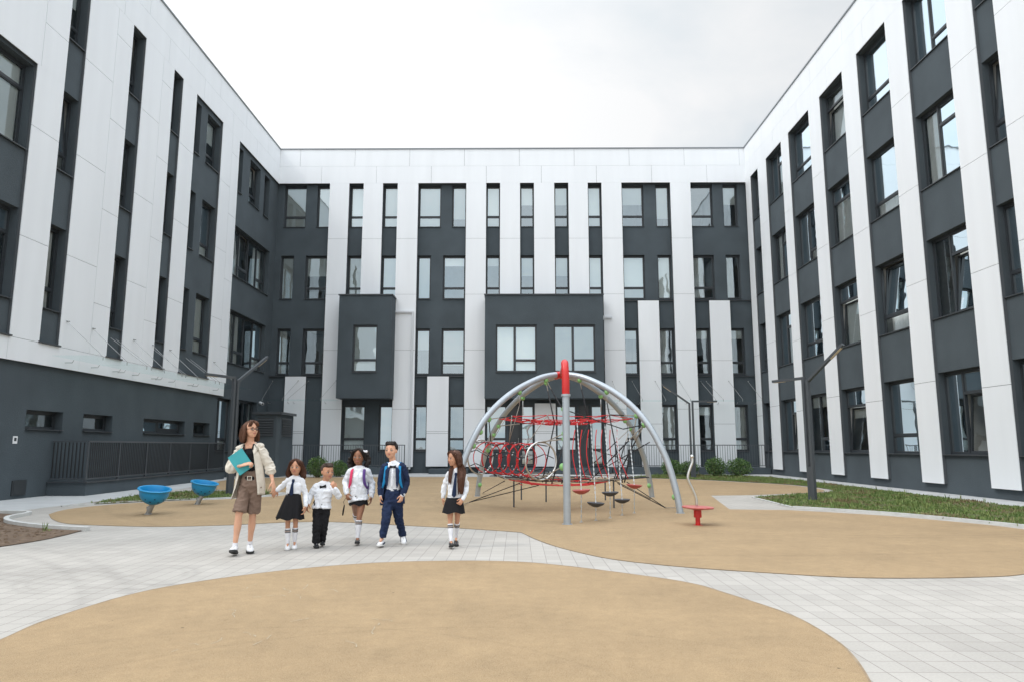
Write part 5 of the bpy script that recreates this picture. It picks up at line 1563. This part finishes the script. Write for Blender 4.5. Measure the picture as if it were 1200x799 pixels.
# ---------------------------------------------------------------- girl holding the woman's hand
STR = [(.018, .030, 0), (.034, .046, 1), (.050, .060, 0)]
px = dict(head=(346.8, 546.9), shL=(337.3, 562.6), shR=(353.7, 562.8), elL=(330.0, 569.5, .0), wrL=(324.8, 574.0, -.04), elR=(357.8, 578.5, .03), wrR=(358.2, 592.0, -.05),
          hipL=(338.6, 588), hipR=(346.8, 588), knL=(337.2, 613.5, -.03), knR=(346.4, 612.5, .0), anL=(337.2, 636.0, -.03), anR=(345.2, 634.0, .06), toeL=(336.4, 644, -.25), toeR=(344.8, 640, -.12))
G1 = Person('small girl in navy tie and flared black skirt holding the woman\'s hand', (341, 643), 0, px, .222, radians(4), 0, M['sk4'])
G1.hairm = M['hmid']
G1.body({'L': ((-.6, -.1, -.8), (0, .9, -.1), .6, 1), 'R': ((-.05, -.15, -1), (-1, 0, 0), .45, -1)}, .0042)
def long_hair(xs, zb, w=.11, fringe=True, top=.41, wav=.04):
    def f(mb, s):
        s.hell(mb, (0, .15, .15), (.375, .40, .365), 20)
        for i, (x, y) in enumerate(xs):
            s.lock(mb, [s.H(x * .75, y * .8, .28), s.H(x * 1.1, y, -.05), s.H(x * 1.25 + wav * (1 if i % 2 else -1), y * 1.0, -.38), s.H(x * 1.35 - wav * (1 if i % 2 else -1), y * .95, (zb - .38) / 2), s.H(x * 1.3, y * .9, zb)], [s.hh * w, s.hh * w, s.hh * w * 1.0, s.hh * w * .9, s.hh * w * .45])
        if fringe:
            for x in (-.26, -.16, .16, .26): s.lock(mb, [s.H(x * .2, -.12, .48), s.H(x * .9, -.26, .36), s.H(x * 1.38, -.20, .08), s.H(x * 1.45, -.10, -.15)], [s.hh * .07, s.hh * .065, s.hh * .05, s.hh * .04])
    return f
XS = [(-.34, .05), (-.34, .2), (-.22, .34), (0, .40), (.22, .34), (.34, .2), (.34, .05)]
G1.hair(long_hair(XS, -.78, .12), M['hmid'], .006, .004)
so_ = G1.shirt(M['wshirt'], hem=-.05, loose=1.05); G1.tie(M['navy'], .42)
wt = at(343.8, 578.5, G1.Y); hm = at(339.6, 607.0, G1.Y)
G1.skirt(M['black'], wt, hm, (.098, .080), (.182, .165), seed=2, amp=.075)
for q_ in 'LR': G1.sock(q_, .22, 1, M['sock'], STR); G1.shoe(q_, .185, M['sneaker'], M['solew'], style='low', w=1.1)

# ---------------------------------------------------------------- small boy with bow tie
px = dict(head=(383.6, 552.4), shL=(371.0, 569.2), shR=(389.2, 570.2), elL=(363.4, 580.0, .0), wrL=(361.0, 589.0, -.08), elR=(397.0, 581.0, -.04), wrR=(392.6, 572.5, -.13),
          hipL=(372.6, 594), hipR=(381.4, 594), knL=(371.4, 614.5, -.03), knR=(379.4, 615.5, .04), anL=(370.0, 636, -.02), anR=(377.4, 634.5, .12), toeL=(373.0, 642, -.2), toeR=(379, 638, -.05))
B1 = Person('smallest boy in white shirt and black trousers, one hand raised to his bow tie', (377, 641), 0, px, .228, radians(42), radians(4), M['sk4'])
B1.hairm = M['hbuzz']
B1.body({'L': ((-.1, -.2, -1), (.6, .6, 0), .5, 1), 'R': ((-.35, -.25, .9), (-.5, .7, .2), .8, -1)}, .0042)
def short_hair(mb, s):
    s.hell(mb, (0, .12, .19), (.375, .41, .365), 20)
    s.hell(mb, (0, .02, .40), (.31, .34, .17), 18)
    for x in (-.2, -.07, .07, .2): s.lock(mb, [s.H(x, .1, .47), s.H(x, -.14, .49), s.H(x * 1.1, -.28, .38)], [s.hh * .08, s.hh * .08, s.hh * .05])
def crop_hair(mb, s):
    s.hell(mb, (0, .12, .16), (.358, .41, .36), 20)
    s.hell(mb, (0, -.0, .38), (.29, .36, .17), 18)
    for x in (-.16, 0, .16): s.lock(mb, [s.H(x, .1, .47), s.H(x, -.18, .48), s.H(x, -.31, .37)], [s.hh * .08, s.hh * .07, s.hh * .04])
B1.hair(crop_hair, M['hbuzz'], .006, .002, 160)
B1.shirt(M['wshirt'], hem=.05, loose=1.12, flare=1.06, amp=.008); B1.bow(M['black'], .5); B1.placket(M['wshirt'], .02, .95)
B1.trousers(M['black'], top=.22, wide=1.02, hemr=1.15, amp=.009)
for q_ in 'LR': B1.shoe(q_, .185, M['blackshoe'], M['sole'], style='low', lift=.02 if q_ == 'R' else 0)

# ---------------------------------------------------------------- girl with pink and purple straps
px = dict(head=(420.3, 534.9), shL=(411.3, 551.6), shR=(430.2, 551.6), elL=(404.6, 564.5, .03), wrL=(406.2, 578.0, -.10), elR=(436.0, 565.5, .06), wrR=(435.4, 581.0, .0),
          hipL=(415.6, 584), hipR=(425.0, 584), knL=(416.3, 609.0, .30), knR=(420.8, 606.0, -.10), anL=(418.5, 622.5, .75), anR=(419.2, 629.5, -.12), toeL=(419, 632, .6), toeR=(418.0, 637, -.34))
G2_ = Person('curly haired girl in white blouse with one pink and one purple strap', (419, 636.5), 0, px, .236, radians(0), radians(3), M['sk3'])
G2_.hairm = M['hdark']
G2_.J['anL'].z = .20; G2_.J['knL'].z = .42; G2_.J['toeL'].z = .05
G2_.body({'L': ((.35, -.55, -.75), (.6, .6, -.2), .9, 1), 'R': ((-.1, -.1, -1), (-1, 0, 0), .35, -1)}, .0042)
def curly(mb, s):
    s.hell(mb, (0, .17, .16), (.42, .42, .38), 20); R = random.Random(9)
    for i in range(54):
        a = R.uniform(-.35, pi + .35); z = R.uniform(-.62, .30); rr_ = .42 + .18 * (1 - abs(z + .25) / .6)
        s.hell(mb, (cos(a) * rr_, sin(a) * rr_ * .8 + .05, z), (R.uniform(.10, .17),) * 3, 10)
    for x in (-.25, .25): s.lock(mb, [s.H(x * .2, -.12, .50), s.H(x * .9, -.27, .38), s.H(x * 1.42, -.17, .08), s.H(x * 1.75, -.05, -.2)], [s.hh * .08, s.hh * .08, s.hh * .08, s.hh * .08])
G2_.hair(curly, M['hdark'], .007, .007, 60)
q = MB(); c = G2_.H(.40, -.15, .33)
for dx in (-1, 1): q.ell(c + V((dx * .018, 0, .004)), (.022, .014, .02), n=10)
q.ell(c, .011, n=8); q.build('hair_bow', M['sock'], G2_.t, smooth=True)
G2_.shirt(M['wshirt'], hem=-.02, loose=1.10, flare=1.10, amp=.008, collar=False); G2_.placket(M['wshirt'], .0, .98)
wt = at(420.4, 581, G2_.Y); hm = at(420.2, 590.8, G2_.Y)
G2_.skirt(M['black'], wt, hm, (.118, .095), (.142, .115), amp=.01)
G2_.sock('R', .12, 1, M['sock'], STR); G2_.sock('L', .12, 1, M['sock'], STR)
G2_.shoe('R', .20, M['blackshoe'], M['sole'], style='mary', pitch=radians(10)); 
G2_.shoe('L', .20, M['blackshoe'], M['sole'], style='mary', lift=.12, pitch=radians(-35))

def backpack(p, m1, m2, m3, label, w=.11, hgt=.30, zc=.55):
    a = p.hips(); b = (p.J['shL'] + p.J['shR']) / 2; c = a.lerp(b, zc) + V((0, p.k * .40 + .085, 0))
    t = thing('backpack', V((c.x, c.y, c.z - hgt / 2)), label, 'backpack')
    mb = MB(); limb(mb, [c + V((0, .01, -hgt * .5)), c + V((0, .02, -hgt * .2)), c + V((0, .015, hgt * .25)), c + V((0, -.01, hgt * .5))], [(w, .075), (w * 1.08, .09), (w, .08), (w * .75, .05)], side=p.side, n=20)
    o = mb.build('bag', m3, t, smooth=True)
    mb = MB(); limb(mb, [c + V((0, .10, -hgt * .35)), c + V((0, .105, 0))], [(w * .75, .03), (w * .7, .03)], side=p.side); mb.build('pocket', m3, o, smooth=True)
    for sg, mm in ((-1, m1), (1, m2)):
        S_ = p.J['shL'] if sg < 0 else p.J['shR']; x = sg * .80
        P = [c + p.side * sg * w * .6 + V((0, -.06, hgt * .36)), b + p.side * sg * p.k * .36 + V((0, .03, p.k * .255)), p.front(sg * .76, .98) + V((0, -.012, .012)), p.front(sg * .80, .78) + V((0, -.022, 0)), p.front(sg * .88, .58) + V((0, -.020, 0)), p.front(sg * 1.0, .40) + V((sg * .012, -.0, 0)), c + p.side * sg * w * .9 + V((0, -.03, -hgt * .33))]
        A, B = interp(P, [(.021, .006)] * 5 + [(.012, .004)] * 2, 5)
        mb = MB(); mb.tube(A, B, 8, side=p.side); mb.build('strap', mm, t, smooth=True)
    return t
backpack(G2_, M['pink'], M['purple'], M['purple'], 'backpack with one pink and one purple strap on the curly haired girl')
hl = G2_.J['wrL'] + V((.01, -.06, -.05))
ST = thing('wrist_strap', hl, 'thin black strap dangling from the curly haired girl\'s hand', 'strap')
mb = MB(); mb.tube([hl, hl + V((-.035, -.01, -.06)), at(403.5, 592, G2_.Y - .1)], [(.003, .003)] * 3, 8); mb.build('cord', M['black'], ST)
mb = MB(); mb.tube([at(403.5, 591.5, G2_.Y - .1), at(402.4, 598, G2_.Y - .1), at(401.6, 603, G2_.Y - .1)], [(.009, .005), (.015, .007), (.012, .006)], 10, rnd=True); mb.build('tag', M['black'], ST)

# ---------------------------------------------------------------- boy in navy suit
px = dict(head=(458.4, 527.6), shL=(451.0, 546.8), shR=(472.0, 546.6), elL=(446.8, 563.5, .02), wrL=(446.2, 579.0, -.04), elR=(476.0, 564.0, .05), wrR=(471.8, 579.5, -.06),
          hipL=(455.0, 587), hipR=(465.4, 587), knL=(452.6, 607, -.14), knR=(467.0, 607, .06), anL=(447.6, 629.5, -.16), anR=(472.2, 627.0, .22), toeL=(442.4, 637, -.36), toeR=(474.0, 634, .02))
B2 = Person('boy in navy jacket and trousers with black bow tie and blue backpack straps', (457, 638.5), 0, px, .236, radians(-10), radians(-2), M['sk1'])
B2.hairm = M['hdark']
B2.body({'L': ((-.05, -.1, -1), (1, .2, 0), .55, 1), 'R': ((-.3, -.25, -1), (-.7, .6, 0), .6, -1)}, .0045)
B2.hair(short_hair, M['hdark'], .006, .004, 70)
B2.shirt(M['wshirt'], hem=.06, loose=.84, amp=.004, sleeve=1.0, thin=.84); B2.bow(M['black']); B2.placket(M['wshirt'], .40, .95)
ja = open_shell(B2, M['navy'], -.10, -.06, name='jacket', open0=.74, seed=5, amp=.006, W0=.54)
mb = MB(); ra = B2.k * .165; sp = B2.spine()
for q in 'LR':
    S_, E_, W_ = B2.J['sh' + q], B2.J['el' + q], B2.J['wr' + q]; e = E_.lerp(W_, .90); o_ = (S_ - sp[4]).normalized()
    limb(mb, [S_ - o_ * .02, S_.lerp(E_, .5), E_, E_.lerp(e, .6), e], [ra * 1.52, ra * 1.40, ra * 1.30, ra * 1.2, ra * 1.06], k=4)
mb.tube([B2.J['shL'] + V((0, 0, .005)), sp[4] + V((0, .04, .025)), B2.J['shR'] + V((0, 0, .005))], [(ra * 1.3, ra * 1.2), (ra * .9, ra * .7), (ra * 1.3, ra * 1.2)], 12, rnd=True)
remesh(mb, 'sleeves', [M['navy']], ja, .0075, 2, wrinkle(.006, 16, 20))
for sg in (-1, 1):   # lapels
    q = MB(); P = [B2.front(sg * u, z) + V((0, -.016, 0)) for u, z in ((.36, 1.0), (.56, .90), (.60, .75), (.58, .55), (.56, .40))]; A, B = interp(P, [(.012, .004), (.03, .005), (.028, .005), (.02, .004), (.006, .003)], 4)
    q.tube(A, B, 8, side=B2.side); q.build('lapel', M['navy'], ja, smooth=True)
B2.trousers(M['navy'], top=.34, wide=.98, hemr=1.05, amp=.009)
B2.shoe('L', .215, M['sneaker'], M['solew'], style='dunk', w=1.1, pitch=radians(8)); B2.shoe('R', .215, M['sneaker'], M['solew'], style='dunk', w=1.1, pitch=radians(-14), lift=.005)
backpack(B2, M['bpblue'], M['bpblue'], M['bpblue'], 'blue backpack worn by the boy in the navy suit', w=.15, hgt=.36)

# ---------------------------------------------------------------- girl standing apart
px = dict(head=(532.2, 536.6), shL=(526.4, 555.0), shR=(543.0, 555.2), elL=(520.6, 568.5, .03), wrL=(519.2, 582.0, .03), elR=(547.0, 569.5, .05), wrR=(542.6, 584.0, -.10),
          hipL=(527.6, 590), hipR=(537.2, 590), knL=(527.6, 609.5, -.02), knR=(535.8, 609.0, .08), anL=(528.6, 633.5, -.08), anR=(534.4, 629, .20), toeL=(531.0, 640, -.3), toeR=(535.6, 636, -.02))
G3 = Person('long haired girl in white blouse, navy tie and black skirt walking apart on the right', (531, 641), 0, px, .222, radians(-52), radians(3), M['sk4'])
G3.hairm = M['hmid']
G3.body({'L': ((0, .0, -1), (1, .2, 0), .4, 1), 'R': ((-.55, -.35, -.8), (-.5, .6, -.2), .95, -1)}, .0042)
def g3h(mb, s):
    long_hair([(-.33, .10), (-.30, .26), (-.2, .36), (0, .42), (.2, .36), (.33, .2), (.33, .05)], -.45, .11, fringe=False)(mb, s)
    s.hell(mb, (0, .0, .33), (.30, .28, .15), 16)
    for sx_ in (-.26, .26): s.lock(mb, [s.H(0, -.15, .48), s.H(sx_, -.26, .34), s.H(sx_ * 1.35, -.12, .05), s.H(sx_ * 1.4, 0, -.3)], [s.hh * .07, s.hh * .07, s.hh * .07, s.hh * .07])
    # long lengths falling over both shoulders
    nb = (s.J['shL'] + s.J['shR']) / 2
    for a, b, c, r in ((.16, .22, .24, .06), (.30, .34, .36, .055), (.42, .46, .44, .05), (.54, .55, .50, .045)):
        s.lock(mb, [s.H(.25, .2, -.1), nb + s.side * s.k * (a + .05) + V((0, -.045, .05)), nb + s.side * s.k * b + V((0, -.105, -.06)), nb + s.side * s.k * c + V((0, -.115, -.17 - a * .06)), nb + s.side * s.k * (c - .02) + V((0, -.105, -.27))], [s.hh * .09, s.hh * .10, s.hh * .09, s.hh * .07, s.hh * .03])
    for a in (-.42, -.30): s.lock(mb, [s.H(-.2, .25, -.1), nb + s.side * s.k * a + V((0, -.04, .05)), nb + s.side * s.k * (a - .04) + V((0, -.095, -.06)), nb + s.side * s.k * (a - .05) + V((0, -.095, -.14))], [s.hh * .08, s.hh * .08, s.hh * .06, s.hh * .025])
G3.hair(g3h, M['hmid'], .006, .004)
G3.shirt(M['wshirt'], hem=.05, loose=1.06, amp=.008); G3.tie(M['navy'], .30, -.05)
wt = at(532.5, 583.5, G3.Y); hm = at(531.6, 600.0, G3.Y)
G3.skirt(M['black'], wt, hm, (.115, .092), (.162, .135), amp=.03, pleats=9, seed=3)
for q_ in 'LR': G3.sock(q_, .16, 1, M['sock'], STR); G3.shoe(q_, .195, M['blackshoe'], M['sole'], style='mary', pitch=radians(12) if q_ == 'L' else 0)
# ================================================================== sky and sun
SUN_AZ = radians(250)   # compass style, clockwise from +Y: behind the camera to the left
SUN_EL = radians(50)
w = bpy.data.worlds.new('World'); SC.world = w; w.use_nodes = True
nt = w.node_tree; N = nt.nodes; L = nt.links; N.clear()
out = N.new('ShaderNodeOutputWorld'); bg = N.new('ShaderNodeBackground'); bg.inputs[1].default_value = .1
sky = N.new('ShaderNodeTexSky'); sky.sky_type = 'NISHITA'; sky.sun_disc = False
sky.sun_elevation = SUN_EL; sky.sun_rotation = SUN_AZ
tc = N.new('ShaderNodeTexCoord')
sep = N.new('ShaderNodeSeparateXYZ'); L.new(tc.outputs['Generated'], sep.inputs[0])
# cloud deck: project the direction on a plane overhead
zz = N.new('ShaderNodeMath'); zz.operation = 'MAXIMUM'; zz.inputs[1].default_value = .0; L.new(sep.outputs[2], zz.inputs[0])
zp = N.new('ShaderNodeMath'); zp.operation = 'ADD'; zp.inputs[1].default_value = .22; L.new(zz.outputs[0], zp.inputs[0])
dv = N.new('ShaderNodeVectorMath'); dv.operation = 'DIVIDE'
cb = N.new('ShaderNodeCombineXYZ')
for i in range(3): L.new(zp.outputs[0], cb.inputs[i])
L.new(tc.outputs['Generated'], dv.inputs[0]); L.new(cb.outputs[0], dv.inputs[1])
nz = N.new('ShaderNodeTexNoise'); nz.inputs['Scale'].default_value = 1.25; nz.inputs['Detail'].default_value = 7; nz.inputs['Roughness'].default_value = .52; nz.inputs['Distortion'].default_value = .3
mp = N.new('ShaderNodeMapping'); mp.inputs['Location'].default_value = (3.1, .6, 0)
L.new(dv.outputs[0], mp.inputs[0]); L.new(mp.outputs[0], nz.inputs[0])
cr = N.new('ShaderNodeValToRGB'); L.new(nz.outputs[0], cr.inputs[0])
e = cr.color_ramp.elements
e[0].position = .34; e[0].color = (.74, .83, .885, 1)
e[1].position = .585; e[1].color = (1.05, 1.05, 1.045, 1)
q_ = e.new(.47); q_.color = (.915, .95, .972, 1)
# brighter overhead and towards the veiled sun
sd = V((sin(SUN_AZ) * cos(SUN_EL), cos(SUN_AZ) * cos(SUN_EL), sin(SUN_EL)))
dt = N.new('ShaderNodeVectorMath'); dt.operation = 'DOT_PRODUCT'; dt.inputs[1].default_value = sd; L.new(tc.outputs['Generated'], dt.inputs[0])
g1 = N.new('ShaderNodeMapRange'); g1.inputs[1].default_value = -.3; g1.inputs[2].default_value = 1; g1.inputs[3].default_value = 0; g1.inputs[4].default_value = 1; L.new(dt.outputs['Value'], g1.inputs[0])
g2 = N.new('ShaderNodeMath'); g2.operation = 'POWER'; g2.inputs[1].default_value = 3; L.new(g1.outputs[0], g2.inputs[0])
hi = N.new('ShaderNodeMapRange'); hi.interpolation_type = 'SMOOTHSTEP'; hi.inputs[1].default_value = .54; hi.inputs[2].default_value = .84; hi.inputs[3].default_value = 0; hi.inputs[4].default_value = 1.15; L.new(sep.outputs[2], hi.inputs[0])
bk = N.new('ShaderNodeMapRange'); bk.interpolation_type = 'SMOOTHSTEP'; bk.inputs[1].default_value = .2; bk.inputs[2].default_value = -.5; bk.inputs[3].default_value = 0; bk.inputs[4].default_value = .36; L.new(sep.outputs[1], bk.inputs[0])
hx = N.new('ShaderNodeMapRange'); hx.inputs[1].default_value = -.1; hx.inputs[2].default_value = .6; hx.inputs[3].default_value = 1; hx.inputs[4].default_value = 2.3; L.new(sep.outputs[0], hx.inputs[0])
h2 = N.new('ShaderNodeMath'); h2.operation = 'MULTIPLY'; L.new(hi.outputs[0], h2.inputs[0]); L.new(hx.outputs[0], h2.inputs[1])
a0 = N.new('ShaderNodeMath'); a0.operation = 'ADD'; L.new(h2.outputs[0], a0.inputs[0]); L.new(bk.outputs[0], a0.inputs[1])
# the deck is thinner, so brighter, to the left of the view
lf = N.new('ShaderNodeMapRange'); lf.inputs[1].default_value = .45; lf.inputs[2].default_value = -.3; lf.inputs[3].default_value = .90; lf.inputs[4].default_value = 1.2; L.new(sep.outputs[0], lf.inputs[0])
a1 = N.new('ShaderNodeMath'); a1.operation = 'ADD'; L.new(a0.outputs[0], a1.inputs[0]); L.new(lf.outputs[0], a1.inputs[1])
a2 = N.new('ShaderNodeMath'); a2.operation = 'MULTIPLY_ADD'; a2.inputs[1].default_value = .45; L.new(g2.outputs[0], a2.inputs[0]); L.new(a1.outputs[0], a2.inputs[2])
a3 = N.new('ShaderNodeMath'); a3.operation = 'MULTIPLY'; a3.inputs[1].default_value = 9.0; L.new(a2.outputs[0], a3.inputs[0])
sc_ = N.new('ShaderNodeVectorMath'); sc_.operation = 'SCALE'; L.new(cr.outputs[0], sc_.inputs[0]); L.new(a3.outputs[0], sc_.inputs['Scale'])
tn = N.new('ShaderNodeMix'); tn.data_type = 'RGBA'; tn.blend_type = 'MULTIPLY'; tn.inputs[7].default_value = (.93, .98, 1.045, 1)
hc_ = N.new('ShaderNodeMath'); hc_.operation = 'MINIMUM'; hc_.inputs[1].default_value = 1; L.new(hi.outputs[0], hc_.inputs[0]); L.new(hc_.outputs[0], tn.inputs[0]); L.new(sc_.outputs[0], tn.inputs[6])
mx = N.new('ShaderNodeMix'); mx.data_type = 'RGBA'; mx.inputs[0].default_value = .90
L.new(sky.outputs[0], mx.inputs[6]); L.new(tn.outputs[2], mx.inputs[7])
L.new(mx.outputs[2], bg.inputs[0]); L.new(bg.outputs[0], out.inputs[0])
sl = bpy.data.lights.new('sun', 'SUN'); sl.energy = .9; sl.angle = radians(9); sl.color = (1, .96, .90)
so = bpy.data.objects.new('sun', sl); COL.objects.link(so)
so.rotation_euler = (-sd).to_track_quat('-Z', 'Y').to_euler()
so.location = sd * 60
vs = SC.view_settings
SC.display_settings.display_device = 'sRGB'
vs.view_transform = 'Standard'; vs.look = 'None'; vs.exposure = .12; vs.gamma = 1; vs.use_curve_mapping = False
cy = SC.cycles
cy.max_bounces = 8; cy.transparent_max_bounces = 12; cy.diffuse_bounces = 4; cy.glossy_bounces = 4
cy.caustics_reflective = False; cy.caustics_refractive = False
